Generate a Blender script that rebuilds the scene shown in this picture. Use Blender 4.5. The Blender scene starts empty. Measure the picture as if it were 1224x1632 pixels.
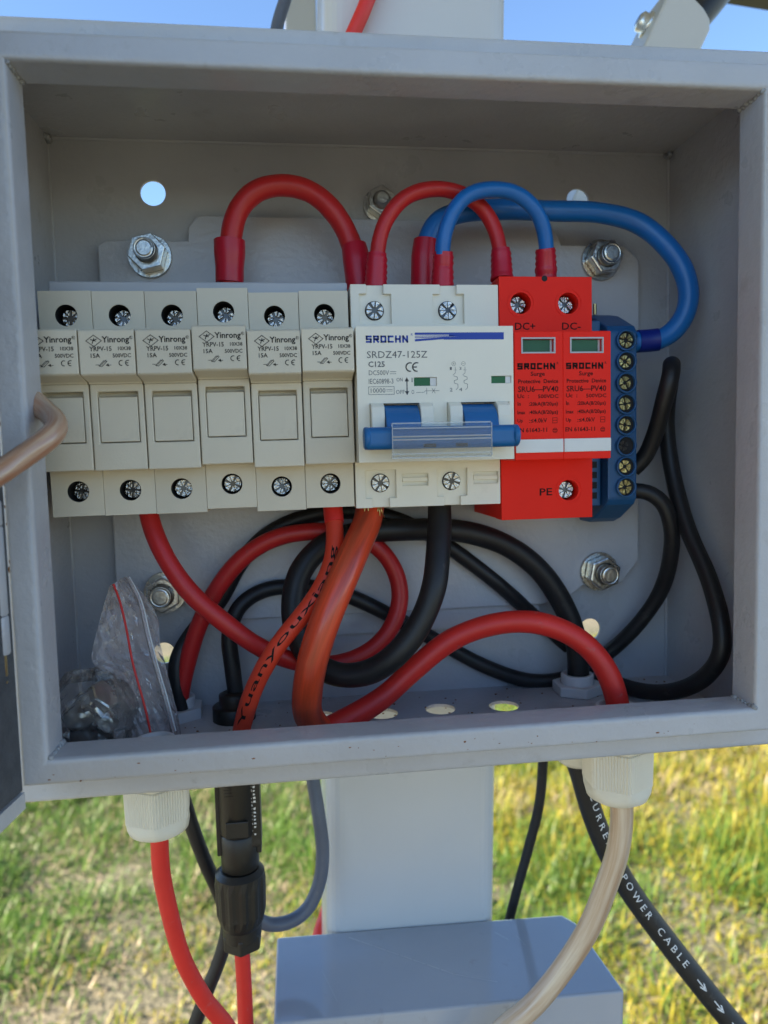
import bpy, bmesh, math, random
import numpy as np
from mathutils import Vector, Matrix
from mathutils.geometry import tessellate_polygon

# ------------------------------------------------------------------ camera, sky, sun, exposure
# Working unit: millimetres in the frame of the open cabinet (x right, y away from the viewer, z up).
OX, OZ = -124.5, 1150.0          # cabinet frame -> world: the ground lies 1.15 m below z = 0

def W(p):
    return Vector(((p[0] + OX) / 1000, p[1] / 1000, (p[2] + OZ) / 1000))

scene = bpy.context.scene
C = scene.collection
rad = math.radians

cam_data = bpy.data.cameras.new('camera')
cam = bpy.data.objects.new('camera', cam_data)
C.objects.link(cam)
scene.camera = cam
cam_data.sensor_fit = 'VERTICAL'
cam_data.sensor_height = 36.0
cam_data.lens = 1140.0 / 1632.0 * 36.0
cam_data.clip_start = 0.01
cam_data.clip_end = 3000
yaw, pitch, roll = rad(6.93), rad(-4.44), rad(-1.42)
fwd = Vector((math.sin(yaw) * math.cos(pitch), math.cos(yaw) * math.cos(pitch), math.sin(pitch)))
rgt = Vector((math.cos(yaw), -math.sin(yaw), 0))
upv = rgt.cross(fwd)
r2 = rgt * math.cos(roll) + upv * math.sin(roll)
u2 = -rgt * math.sin(roll) + upv * math.cos(roll)
cam.matrix_world = Matrix.Translation(W((86.0, -262.5, -21.6))) @ Matrix((r2, u2, -fwd)).transposed().to_4x4()
cam_data.dof.use_dof = True
cam_data.dof.focus_distance = 0.262
cam_data.dof.aperture_fstop = cam_data.lens / 2.3

SUN_EL, SUN_AZ = rad(34), rad(-106)       # azimuth from +y towards +x: low on the left, a little behind the viewer
world = bpy.data.worlds.new('World')
scene.world = world
world.use_nodes = True
wn = world.node_tree
sky = wn.nodes.new('ShaderNodeTexSky')
sky.sky_type = 'NISHITA'
sky.sun_disc = False
sky.sun_elevation = SUN_EL
sky.sun_rotation = SUN_AZ
sky.air_density = 1.0
sky.dust_density = 0.0
sky.ozone_density = 4.5
bg = wn.nodes['Background']
bg.inputs['Strength'].default_value = 0.060
wn.links.new(sky.outputs['Color'], bg.inputs['Color'])

sun_data = bpy.data.lights.new('sun', 'SUN')
sun_data.energy = 5.0
sun_data.angle = rad(0.53)
sun_data.color = (1.0, 0.87, 0.66)
sun = bpy.data.objects.new('sun', sun_data)
C.objects.link(sun)
sun_dir = Vector((math.sin(SUN_AZ) * math.cos(SUN_EL), math.cos(SUN_AZ) * math.cos(SUN_EL), math.sin(SUN_EL)))
sun.rotation_euler = sun_dir.to_track_quat('Z', 'Y').to_euler()
sun.location = (2, 2, 5)

scene.view_settings.view_transform = 'Standard'
scene.view_settings.look = 'None'
scene.view_settings.gamma = 1.0
scene.view_settings.exposure = 2.45

scene.render.engine = 'CYCLES'
scene.cycles.use_denoising = True
scene.cycles.max_bounces = 10
scene.cycles.diffuse_bounces = 5
scene.cycles.glossy_bounces = 4
scene.cycles.transparent_max_bounces = 24
scene.cycles.sample_clamp_indirect = 6.0
random.seed(7)
rng = np.random.default_rng(11)

# ------------------------------------------------------------------ materials
M = {}

def mat(key, col, rough=0.5, metal=0.0, spec=0.5, bump=0.0, bscale=800.0, var=0.0, vscale=60.0, coat=0.0,
        dirt=None, dscale=40.0, damt=0.0, sss=0.0, trans=0.0, bdetail=2.0, rvar=0.0, specks=0.0, orand=0.0):
    m = bpy.data.materials.new(key)
    m.use_nodes = True
    nt = m.node_tree
    b = nt.nodes['Principled BSDF']
    b.inputs['Base Color'].default_value = (*col, 1)
    b.inputs['Roughness'].default_value = rough
    b.inputs['Metallic'].default_value = metal
    b.inputs['Specular IOR Level'].default_value = spec
    b.inputs['Coat Weight'].default_value = coat
    if sss:
        b.inputs['Subsurface Weight'].default_value = sss
        b.inputs['Subsurface Radius'].default_value = (0.003, 0.002, 0.001)
        b.inputs['Subsurface Scale'].default_value = 0.5
    b.inputs['Transmission Weight'].default_value = trans
    tc = nt.nodes.new('ShaderNodeTexCoord')
    def noise(scale, detail=3.0, rough_=0.55):
        n = nt.nodes.new('ShaderNodeTexNoise')
        n.inputs['Scale'].default_value = scale
        n.inputs['Detail'].default_value = detail
        n.inputs['Roughness'].default_value = rough_
        nt.links.new(tc.outputs['Object'], n.inputs['Vector'])
        return n
    last = None
    if var:
        n = noise(vscale, 4)
        mr = nt.nodes.new('ShaderNodeMapRange')
        mr.inputs['From Min'].default_value = 0.3
        mr.inputs['From Max'].default_value = 0.7
        mr.inputs['To Min'].default_value = 1 - var
        mr.inputs['To Max'].default_value = 1 + var
        nt.links.new(n.outputs['Fac'], mr.inputs['Value'])
        mx = nt.nodes.new('ShaderNodeMix')
        mx.data_type = 'RGBA'
        mx.blend_type = 'MULTIPLY'
        mx.inputs['Factor'].default_value = 1
        mx.inputs['A'].default_value = (*col, 1)
        nt.links.new(mr.outputs['Result'], mx.inputs['B'])
        last = mx.outputs['Result']
    if dirt:
        n = noise(dscale, 6, 0.65)
        mr = nt.nodes.new('ShaderNodeMapRange')
        mr.inputs['From Min'].default_value = 0.62
        mr.inputs['From Max'].default_value = 0.74
        mr.inputs['To Min'].default_value = 0
        mr.inputs['To Max'].default_value = damt
        nt.links.new(n.outputs['Fac'], mr.inputs['Value'])
        mx = nt.nodes.new('ShaderNodeMix')
        mx.data_type = 'RGBA'
        if last:
            nt.links.new(last, mx.inputs['A'])
        else:
            mx.inputs['A'].default_value = (*col, 1)
        mx.inputs['B'].default_value = (*dirt, 1)
        nt.links.new(mr.outputs['Result'], mx.inputs['Factor'])
        last = mx.outputs['Result']
    if specks:
        vo = nt.nodes.new('ShaderNodeTexVoronoi')
        vo.inputs['Scale'].default_value = 55
        nt.links.new(tc.outputs['Object'], vo.inputs['Vector'])
        sp = nt.nodes.new('ShaderNodeSeparateColor')
        nt.links.new(vo.outputs['Color'], sp.inputs[0])
        thr = nt.nodes.new('ShaderNodeMath')
        thr.operation = 'MULTIPLY'
        thr.inputs[1].default_value = 0.05
        pw = nt.nodes.new('ShaderNodeMath')
        pw.operation = 'POWER'
        pw.inputs[1].default_value = 5.0
        nt.links.new(sp.outputs[0], pw.inputs[0])
        nt.links.new(pw.outputs[0], thr.inputs[0])
        lt = nt.nodes.new('ShaderNodeMath')
        lt.operation = 'LESS_THAN'
        nt.links.new(vo.outputs['Distance'], lt.inputs[0])
        nt.links.new(thr.outputs[0], lt.inputs[1])
        am = nt.nodes.new('ShaderNodeMath')
        am.operation = 'MULTIPLY'
        am.inputs[1].default_value = specks
        nt.links.new(lt.outputs[0], am.inputs[0])
        mx = nt.nodes.new('ShaderNodeMix')
        mx.data_type = 'RGBA'
        if last:
            nt.links.new(last, mx.inputs['A'])
        else:
            mx.inputs['A'].default_value = (*col, 1)
        mx.inputs['B'].default_value = (0.07, 0.065, 0.06, 1)
        nt.links.new(am.outputs[0], mx.inputs['Factor'])
        last = mx.outputs['Result']
    if orand:
        oi = nt.nodes.new('ShaderNodeObjectInfo')
        mr = nt.nodes.new('ShaderNodeMapRange')
        mr.inputs['To Min'].default_value = 1 - orand
        mr.inputs['To Max'].default_value = 1 + orand
        nt.links.new(oi.outputs['Random'], mr.inputs['Value'])
        mx = nt.nodes.new('ShaderNodeMix')
        mx.data_type = 'RGBA'
        mx.blend_type = 'MULTIPLY'
        mx.inputs['Factor'].default_value = 1
        if last:
            nt.links.new(last, mx.inputs['A'])
        else:
            mx.inputs['A'].default_value = (*col, 1)
        nt.links.new(mr.outputs['Result'], mx.inputs['B'])
        last = mx.outputs['Result']
    if last:
        nt.links.new(last, b.inputs['Base Color'])
    if rvar:
        n = noise(45, 5)
        mr = nt.nodes.new('ShaderNodeMapRange')
        mr.inputs['To Min'].default_value = max(0.02, rough - rvar)
        mr.inputs['To Max'].default_value = min(1, rough + rvar)
        nt.links.new(n.outputs['Fac'], mr.inputs['Value'])
        nt.links.new(mr.outputs['Result'], b.inputs['Roughness'])
    if bump:
        n = noise(bscale, bdetail)
        bp = nt.nodes.new('ShaderNodeBump')
        bp.inputs['Strength'].default_value = bump
        bp.inputs['Distance'].default_value = 0.0005
        nt.links.new(n.outputs['Fac'], bp.inputs['Height'])
        nt.links.new(bp.outputs['Normal'], b.inputs['Normal'])
    M[key] = m
    return m

mat('paint', (0.475, 0.48, 0.50), 0.30, bump=0.55, bscale=380, var=0.06, vscale=30, dirt=(0.22, 0.19, 0.15), dscale=55, damt=0.3, rvar=0.1, specks=0.9)
mat('plate_paint', (0.51, 0.515, 0.535), 0.26, bump=0.5, bscale=420, var=0.05, vscale=30, rvar=0.06)
mat('steel_paint', (0.60, 0.595, 0.58), 0.22, bump=0.08, bscale=300, var=0.04, vscale=12, dirt=(0.25, 0.23, 0.2), dscale=25, damt=0.25, rvar=0.08)
mat('lowbox_paint', (0.36, 0.38, 0.42), 0.10, bump=0.05, bscale=200, var=0.06, vscale=12, dirt=(0.2, 0.19, 0.17), dscale=90, damt=0.35, coat=0.5, rvar=0.05)
mat('brace_paint', (0.55, 0.53, 0.48), 0.35, bump=0.1, bscale=250, var=0.05, vscale=15)
mat('rust', (0.22, 0.09, 0.03), 0.9, bump=0.5, bscale=900, var=0.4, vscale=400)
mat('fuse_plastic', (0.69, 0.625, 0.49), 0.45, orand=0.05, specks=0.4, bump=0.12, bscale=1500, var=0.025, vscale=40, dirt=(0.42, 0.37, 0.28), dscale=55, damt=0.32)
mat('mcb_plastic', (0.85, 0.81, 0.69), 0.42, bump=0.08, bscale=1500, var=0.02, vscale=40, dirt=(0.5, 0.47, 0.38), dscale=60, damt=0.2)
mat('white_plastic', (0.72, 0.72, 0.70), 0.45, var=0.03)
mat('red_plastic', (0.90, 0.020, 0.008), 0.50, spec=0.2, bump=0.1, bscale=1500, var=0.04, vscale=40)
mat('blue_plastic', (0.008, 0.13, 0.36), 0.38, bump=0.08, bscale=900, var=0.05)
mat('terminal_blue', (0.016, 0.095, 0.24), 0.4, bump=0.1, bscale=900, var=0.08)
mat('bar_grey', (0.46, 0.47, 0.49), 0.4, var=0.03)
mat('aluminium', (0.62, 0.63, 0.65), 0.35, metal=0.6, bump=0.05)
mat('zinc', (0.62, 0.61, 0.57), 0.28, metal=1.0, bump=0.25, bscale=700, var=0.15, vscale=300, rvar=0.12)
mat('screw_bright', (0.60, 0.585, 0.55), 0.24, metal=1.0, bump=0.9, bscale=1100, var=0.35, vscale=600, rvar=0.14, dirt=(0.05, 0.045, 0.04), dscale=500, damt=0.9)
mat('screw_brass', (0.72, 0.60, 0.26), 0.28, metal=1.0, bump=0.5, bscale=1300, var=0.25, vscale=700)
mat('screw_dark', (0.10, 0.10, 0.10), 0.35, metal=1.0)
mat('brass', (0.60, 0.46, 0.20), 0.3, metal=1.0, var=0.1)
mat('copper', (0.72, 0.36, 0.18), 0.3, metal=1.0, var=0.2, vscale=500)
mat('ink', (0.012, 0.012, 0.012), 0.7, spec=0.2)
mat('ink_red', (0.012, 0.006, 0.006), 0.7, spec=0.2)
mat('ink_grey', (0.12, 0.125, 0.13), 0.7)
mat('ink_blue', (0.012, 0.05, 0.36), 0.5)
mat('ink_white', (0.75, 0.75, 0.73), 0.5)
mat('cable_red', (0.54, 0.018, 0.018), 0.42, bump=0.06, bscale=500, var=0.08, vscale=90, dirt=(0.30, 0.08, 0.07), dscale=160, damt=0.5)
mat('cable_red_out', (0.72, 0.028, 0.020), 0.45, bump=0.06, bscale=500, var=0.06, vscale=90, dirt=(0.5, 0.2, 0.18), dscale=160, damt=0.5)
mat('cable_orange', (0.74, 0.055, 0.022), 0.45, bump=0.05, bscale=500, var=0.05, vscale=90)
mat('boot_red', (0.52, 0.008, 0.026), 0.35, var=0.06, bump=0.06)
mat('cable_black', (0.013, 0.013, 0.014), 0.48, bump=0.12, bscale=700, var=0.2, vscale=120, dirt=(0.05, 0.048, 0.045), dscale=150, damt=0.8)
mat('cable_grey', (0.10, 0.115, 0.15), 0.42, bump=0.05, var=0.1, dirt=(0.3, 0.3, 0.3), dscale=200, damt=0.3)
mat('cable_blue', (0.008, 0.15, 0.48), 0.36, bump=0.05, bscale=400, var=0.05, vscale=90)
mat('sleeve_blue', (0.005, 0.02, 0.22), 0.35)
mat('connector_black', (0.014, 0.013, 0.011), 0.42, bump=0.15, bscale=700, var=0.15, dirt=(0.06, 0.055, 0.05), dscale=120, damt=0.5)
mat('gland_plastic', (0.74, 0.69, 0.57), 0.5, bump=0.1, bscale=900, var=0.04, dirt=(0.36, 0.22, 0.09), dscale=75, damt=0.6)
mat('gland_inside', (0.60, 0.61, 0.62), 0.45, var=0.04)
mat('green_flag', (0.012, 0.13, 0.04), 0.5, var=0.05)
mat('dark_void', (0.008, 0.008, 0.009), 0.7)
mat('backsheet', (0.62, 0.63, 0.62), 0.5, var=0.03, vscale=5)
mat('panel_cells', (0.01, 0.014, 0.03), 0.12)
mat('panel_frame', (0.16, 0.15, 0.11), 0.45, metal=0.4)
mat('door_shade', (0.075, 0.078, 0.085), 0.9, bump=0.6, bscale=1200, var=0.2, vscale=200)
mat('weld', (0.34, 0.35, 0.36), 0.45, bump=1.0, bscale=500, var=0.2, vscale=200)

def clear_mat(key, tint, gloss_rough, ior=1.45, cloud=0.0, cloud_col=(0.8, 0.8, 0.8), wr=0.0, wscale=100):
    """A clear film: transparent, with a fresnel sheen and a little milkiness."""
    m = bpy.data.materials.new(key)
    m.use_nodes = True
    nt = m.node_tree
    nt.nodes.clear()
    out = nt.nodes.new('ShaderNodeOutputMaterial')
    t = nt.nodes.new('ShaderNodeBsdfTransparent')
    t.inputs['Color'].default_value = (*tint, 1)
    d = nt.nodes.new('ShaderNodeBsdfDiffuse')
    d.inputs['Color'].default_value = (*cloud_col, 1)
    g = nt.nodes.new('ShaderNodeBsdfGlossy')
    g.inputs['Roughness'].default_value = gloss_rough
    fr = nt.nodes.new('ShaderNodeFresnel')
    fr.inputs['IOR'].default_value = ior
    m1 = nt.nodes.new('ShaderNodeMixShader')
    m1.inputs[0].default_value = cloud
    nt.links.new(t.outputs[0], m1.inputs[1])
    nt.links.new(d.outputs[0], m1.inputs[2])
    m2 = nt.nodes.new('ShaderNodeMixShader')
    nt.links.new(fr.outputs[0], m2.inputs[0])
    nt.links.new(m1.outputs[0], m2.inputs[1])
    nt.links.new(g.outputs[0], m2.inputs[2])
    nt.links.new(m2.outputs[0], out.inputs['Surface'])
    if wr:
        tc = nt.nodes.new('ShaderNodeTexCoord')
        n = nt.nodes.new('ShaderNodeTexNoise')
        n.inputs['Scale'].default_value = wscale
        n.inputs['Detail'].default_value = 4
        n.inputs['Distortion'].default_value = 1.0
        nt.links.new(tc.outputs['Object'], n.inputs['Vector'])
        bp = nt.nodes.new('ShaderNodeBump')
        bp.inputs['Strength'].default_value = wr
        bp.inputs['Distance'].default_value = 0.002
        nt.links.new(n.outputs['Fac'], bp.inputs['Height'])
        for nd in (g, fr, d):
            nt.links.new(bp.outputs['Normal'], nd.inputs['Normal'])
    M[key] = m
    return m

clear_mat('clear_cover', (0.94, 0.97, 1.0), 0.08, 1.42, cloud=0.07, cloud_col=(0.6, 0.72, 0.85))
clear_mat('clear_window', (0.95, 0.95, 0.95), 0.05, 1.18, cloud=0.0)
clear_mat('edge_glint', (0.9, 0.93, 0.95), 0.15, 1.5, cloud=0.3, cloud_col=(0.75, 0.82, 0.9))
clear_mat('bag_film', (0.95, 0.94, 0.93), 0.09, 1.55, cloud=0.24, cloud_col=(0.82, 0.70, 0.66), wr=0.6, wscale=160)
clear_mat('bag_bunch', (0.96, 0.95, 0.94), 0.07, 1.5, cloud=0.13, cloud_col=(0.82, 0.73, 0.66), wr=0.5, wscale=200)

def streak_mat(key, c0, c1, scale, stretch, rough=0.3, spec=0.6, bump=0.05, coat=0.3):
    """Fine strands seen through a clear jacket: colour runs along the cable (UV u = round, v = along)."""
    m = mat(key, c0, rough, spec=spec, coat=coat)
    nt = m.node_tree
    b = nt.nodes['Principled BSDF']
    uv = nt.nodes.new('ShaderNodeUVMap')
    mp = nt.nodes.new('ShaderNodeMapping')
    mp.inputs['Scale'].default_value = (scale, stretch, 1)
    n = nt.nodes.new('ShaderNodeTexNoise')
    n.inputs['Scale'].default_value = 1
    n.inputs['Detail'].default_value = 5
    n.inputs['Roughness'].default_value = 0.6
    cr = nt.nodes.new('ShaderNodeValToRGB')
    cr.color_ramp.elements[0].position = 0.36
    cr.color_ramp.elements[0].color = (*c0, 1)
    cr.color_ramp.elements[1].position = 0.66
    cr.color_ramp.elements[1].color = (*c1, 1)
    nt.links.new(uv.outputs[0], mp.inputs[0])
    nt.links.new(mp.outputs[0], n.inputs['Vector'])
    nt.links.new(n.outputs['Fac'], cr.inputs[0])
    nt.links.new(cr.outputs[0], b.inputs['Base Color'])
    return m

streak_mat('cable_clear', (0.46, 0.29, 0.17), (0.66, 0.54, 0.40), 9, 18)
streak_mat('cable_copper', (0.42, 0.20, 0.11), (0.60, 0.44, 0.31), 8, 30, rough=0.22)
streak_mat('cable_brown', (0.36, 0.040, 0.014), (0.80, 0.075, 0.02), 7, 16, rough=0.36)

# ------------------------------------------------------------------ mesh helpers (all in mm)
ORG = {}

class MB:
    def __init__(self):
        self.v, self.f, self.mi, self.sm, self.uv = [], [], [], [], {}
        self.cur, self.smooth = 0, False

    def add(self, verts, faces, smooth=None, uvs=None):
        o = len(self.v)
        self.v.extend([tuple(p) for p in verts])
        for k, fc in enumerate(faces):
            if uvs:
                self.uv[len(self.f)] = uvs[k]
            self.f.append([i + o for i in fc])
            self.mi.append(self.cur)
            self.sm.append(self.smooth if smooth is None else smooth)
        return self

    def box(self, x0, x1, y0, y1, z0, z1):
        p = [(x, y, z) for z in (z0, z1) for y in (y0, y1) for x in (x0, x1)]
        return self.add(p, [(0, 2, 3, 1), (4, 5, 7, 6), (0, 1, 5, 4), (1, 3, 7, 5), (3, 2, 6, 7), (2, 0, 4, 6)])

    def prism(self, outer, holes, a0, a1, fn):
        """A flat outline with holes, pushed from a0 to a1; fn(u, v, a) -> point."""
        loops = [outer] + list(holes)
        flat = [p for lp in loops for p in lp]
        tris = tessellate_polygon([[Vector((p[0], p[1], 0)) for p in lp] for lp in loops])
        n = len(flat)
        vs = [fn(p[0], p[1], a0) for p in flat] + [fn(p[0], p[1], a1) for p in flat]
        fs = [tuple(t) for t in tris] + [tuple(i + n for i in reversed(t)) for t in tris]
        o = 0
        for lp in loops:
            k = len(lp)
            for i in range(k):
                j = (i + 1) % k
                fs.append((o + i, o + j, o + j + n, o + i + n))
            o += k
        return self.add(vs, fs)

    def front(self, outer, holes, y0, y1):
        return self.prism(outer, holes, y0, y1, lambda u, v, a: (u, a, v))

    def flat(self, outer, holes, z0, z1):
        return self.prism(outer, holes, z0, z1, lambda u, v, a: (u, v, a))

    def side(self, outer, x0, x1):
        return self.prism(outer, [], x0, x1, lambda u, v, a: (a, u, v))

    def lathe(self, c, axis, prof, n=32, smooth=True, cap=True, rib=None):
        """prof: list of (radius, distance along axis); rib(k, i) scales a radius."""
        ax = Vector(axis).normalized()
        e1 = ax.orthogonal().normalized() if abs(ax.z) < 0.9 else Vector((1, 0, 0))
        if abs(ax.y) > 0.9:
            e1 = Vector((1, 0, 0))
        e2 = ax.cross(e1).normalized()
        c = Vector(c)
        vs, fs = [], []
        for k, (r, h) in enumerate(prof):
            for i in range(n):
                a = 2 * math.pi * i / n
                rr = r * (rib(k, i) if rib else 1)
                vs.append(c + ax * h + (e1 * math.cos(a) + e2 * math.sin(a)) * rr)
        for k in range(len(prof) - 1):
            for i in range(n):
                j = (i + 1) % n
                fs.append((k * n + i, k * n + j, (k + 1) * n + j, (k + 1) * n + i))
        self.add(vs, fs, smooth)
        if cap:
            self.add([vs[i] for i in range(n)], [tuple(range(n))[::-1]], False)
            m_ = (len(prof) - 1) * n
            self.add([vs[m_ + i] for i in range(n)], [tuple(range(n))], False)
        return self

    def tube(self, pts, r, n=20, cap=True, step=2.0, uv=True):
        path = smooth_path(pts, step)
        rf = r if callable(r) else (lambda t: r)
        fr = frames(path)
        vs, fs, uvs = [], [], []
        L = 0.0
        total = sum((path[i + 1] - path[i]).length for i in range(len(path) - 1))
        lens = []
        for i, (p, t, nn, b) in enumerate(fr):
            if i:
                L += (path[i] - path[i - 1]).length
            lens.append(L)
            rr = rf(L / total)
            for k in range(n):
                a = 2 * math.pi * k / n
                vs.append(p + (nn * math.cos(a) + b * math.sin(a)) * rr)
        for i in range(len(fr) - 1):
            for k in range(n):
                j = (k + 1) % n
                fs.append((i * n + k, i * n + j, (i + 1) * n + j, (i + 1) * n + k))
                u0, u1 = k / n, (k + 1) / n
                uvs.append([(u0, lens[i] / 1000), (u1, lens[i] / 1000), (u1, lens[i + 1] / 1000), (u0, lens[i + 1] / 1000)])
        self.add(vs, fs, True, uvs)
        if cap:
            self.add(vs[:n], [tuple(range(n))[::-1]], False)
            self.add(vs[-n:], [tuple(range(n))], False)
        return self

    def build(self, name, mats, parent=None, bevel=0.0, seg=2, org=None, sharp=32, solid=0.0):
        me = bpy.data.meshes.new(name)
        o3 = Vector(org if org is not None else (ORG[parent.name] if parent else (0, 0, 0)))
        vs = [(Vector(p) - o3) / 1000 for p in self.v]
        me.from_pydata(vs, [], self.f)
        me.polygons.foreach_set('material_index', self.mi)
        me.polygons.foreach_set('use_smooth', self.sm)
        if self.uv:
            ul = me.uv_layers.new(name='UVMap')
            for fi, cs in self.uv.items():
                pl = me.polygons[fi]
                for q, li in enumerate(pl.loop_indices):
                    ul.data[li].uv = cs[q]
        bm = bmesh.new()
        bm.from_mesh(me)
        if bevel:
            bmesh.ops.remove_doubles(bm, verts=bm.verts, dist=1e-6)
            bmesh.ops.dissolve_limit(bm, angle_limit=rad(0.5), verts=bm.verts, edges=bm.edges)
        bmesh.ops.recalc_face_normals(bm, faces=bm.faces)
        bm.to_mesh(me)
        bm.free()
        for mm in (mats if isinstance(mats, (list, tuple)) else [mats]):
            me.materials.append(M[mm])
        ob = bpy.data.objects.new(name, me)
        C.objects.link(ob)
        if parent:
            ob.parent = parent
            ORG[ob.name] = tuple(o3)
        else:
            ob.location = W(o3)
            ORG[ob.name] = tuple(o3)
        if solid:
            s = ob.modifiers.new('sheet', 'SOLIDIFY')
            s.thickness = solid / 1000
            s.offset = 0
        if bevel:
            bv = ob.modifiers.new('bevel', 'BEVEL')
            bv.width = bevel / 1000
            bv.segments = seg
            bv.limit_method = 'ANGLE'
            bv.angle_limit = rad(sharp)
            bv.harden_normals = False
            me.polygons.foreach_set('use_smooth', [False] * len(me.polygons))
        return ob

def smooth_path(pts, step=2.0):
    P = [Vector(p) for p in pts]
    if len(P) == 2:
        P = [P[0], P[0].lerp(P[1], 0.34), P[0].lerp(P[1], 0.67), P[1]]
    Q = [P[0] * 2 - P[1]] + P + [P[-1] * 2 - P[-2]]
    out = []
    for i in range(1, len(Q) - 2):
        p0, p1, p2, p3 = Q[i - 1:i + 3]
        t0 = 0.0
        t1 = t0 + max(1e-3, (p1 - p0).length) ** 0.5
        t2 = t1 + max(1e-3, (p2 - p1).length) ** 0.5
        t3 = t2 + max(1e-3, (p3 - p2).length) ** 0.5
        k = max(2, int((p2 - p1).length / step))
        for s in range(k):
            t = t1 + (t2 - t1) * s / k
            a1 = p0 * ((t1 - t) / (t1 - t0)) + p1 * ((t - t0) / (t1 - t0))
            a2 = p1 * ((t2 - t) / (t2 - t1)) + p2 * ((t - t1) / (t2 - t1))
            a3 = p2 * ((t3 - t) / (t3 - t2)) + p3 * ((t - t2) / (t3 - t2))
            b1 = a1 * ((t2 - t) / (t2 - t0)) + a2 * ((t - t0) / (t2 - t0))
            b2 = a2 * ((t3 - t) / (t3 - t1)) + a3 * ((t - t1) / (t3 - t1))
            out.append(b1 * ((t2 - t) / (t2 - t1)) + b2 * ((t - t1) / (t2 - t1)))
    out.append(P[-1])
    for _ in range(3):          # relax small kinks
        o2 = out[:]
        for i in range(1, len(out) - 1):
            o2[i] = out[i] * 0.5 + (out[i - 1] + out[i + 1]) * 0.25
        out = o2
    return out

def frames(path):
    res = []
    t = (path[1] - path[0]).normalized()
    nn = t.orthogonal().normalized()
    for i, p in enumerate(path):
        a = path[max(0, i - 1)]
        b = path[min(len(path) - 1, i + 1)]
        t2 = (b - a).normalized()
        nn = (nn - t2 * nn.dot(t2)).normalized()
        res.append((p, t2, nn, t2.cross(nn)))
    return res

def circ(cx, cz, r, n=28, a0=0.0):
    return [(cx + r * math.cos(a0 + 2 * math.pi * i / n), cz + r * math.sin(a0 + 2 * math.pi * i / n)) for i in range(n)]

def rrect(x0, x1, z0, z1, r=1.0, n=4):
    out = []
    for cx, cz, a in ((x1 - r, z1 - r, 0), (x0 + r, z1 - r, 90), (x0 + r, z0 + r, 180), (x1 - r, z0 + r, 270)):
        for i in range(n + 1):
            t = rad(a + 90 * i / n)
            out.append((cx + r * math.cos(t), cz + r * math.sin(t)))
    return out

def thing(name, label, cat, base, group=None):
    o = bpy.data.objects.new(name, None)
    C.objects.link(o)
    o.empty_display_size = 0.01
    o.location = W(base)
    o['label'] = label
    o['category'] = cat
    if group:
        o['group'] = group
    ORG[o.name] = tuple(base)
    return o

def tag(o, label, cat, group=None):
    o['label'] = label
    o['category'] = cat
    if group:
        o['group'] = group
    return o

def dup(o, parent=None, shift=(0, 0, 0)):
    c = o.copy()
    C.objects.link(c)
    c.parent = parent
    if parent is None:
        c.location = o.location + Vector(shift) / 1000
    ORG[c.name] = ORG[o.name]
    for ch in list(o.children):
        dup(ch, c)
    return c

# ------------------------------------------------------------------ lettering
_tc = {}
def glyphs(s, bold=0.0, shear=0.0):
    key = (s, bold, shear)
    if key in _tc:
        return _tc[key]
    cu = bpy.data.curves.new('lettering', 'FONT')
    cu.body = s
    cu.size = 1.0
    cu.offset = bold
    cu.shear = shear
    cu.resolution_u = 2
    cu.fill_mode = 'FRONT'
    ob = bpy.data.objects.new('lettering', cu)
    C.objects.link(ob)
    dg = bpy.context.evaluated_depsgraph_get()
    ev = ob.evaluated_get(dg)
    me = ev.to_mesh()
    vs = [(v.co.x, v.co.y) for v in me.vertices]
    fs = [tuple(p.vertices) for p in me.polygons]
    ev.to_mesh_clear()
    bpy.data.objects.remove(ob)
    bpy.data.curves.remove(cu)
    xs = [v[0] for v in vs] or [0, 1]
    zs = [v[1] for v in vs] or [0, 1]
    _tc[key] = (vs, fs, min(xs), max(xs), min(zs), max(zs))
    return _tc[key]

def text(mb, s, bx, y, bold=0.0, shear=0.0):
    """Fit a line of print into the rectangle bx = (x0, z0, x1, z1) on the plane y, read from the front."""
    vs, fs, a, b, c, d = glyphs(s, bold, shear)
    x0, z0, x1, z1 = bx
    mb.add([(x0 + (v[0] - a) / (b - a) * (x1 - x0), y, z0 + (v[1] - c) / (d - c) * (z1 - z0)) for v in vs], fs, False)

def stroke(mb, pts, w, y):
    """A printed line of width w through 2-D points."""
    for (xa, za), (xb, zb) in zip(pts, pts[1:]):
        dx, dz = xb - xa, zb - za
        l = math.hypot(dx, dz) or 1
        ex, ez = dx / l * w / 2, dz / l * w / 2
        nx, nz = -ez, ex
        mb.add([(xa - ex + nx, y, za - ez + nz), (xa - ex - nx, y, za - ez - nz), (xb + ex - nx, y, zb + ez - nz), (xb + ex + nx, y, zb + ez + nz)], [(0, 1, 2, 3)], False)

BLOCK = {'S': [[(1, 1), (0, 1), (0, .5), (1, .5), (1, 0), (0, 0)]], 'R': [[(0, 0), (0, 1), (1, 1), (1, .5), (0.1, .5)], [(.45, .5), (1, 0)]],
         'O': [[(0, 0), (0, 1), (1, 1), (1, 0), (0, 0)]], 'C': [[(1, 1), (0, 1), (0, 0), (1, 0)]],
         'H': [[(0, 0), (0, 1)], [(1, 0), (1, 1)], [(0, .5), (1, .5)]], 'N': [[(0, 0), (0, 1), (1, 0), (1, 1)]]}
def block_text(mb, s, bx, y, w):
    x0, z0, x1, z1 = bx
    n = len(s)
    p = (x1 - x0) / n
    for i, ch in enumerate(s):
        for ln in BLOCK[ch]:
            stroke(mb, [(x0 + i * p + w * .6 + u * (p - w * 1.75), z0 + w / 2 + v * (z1 - z0 - w)) for u, v in ln], w, y)

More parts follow.
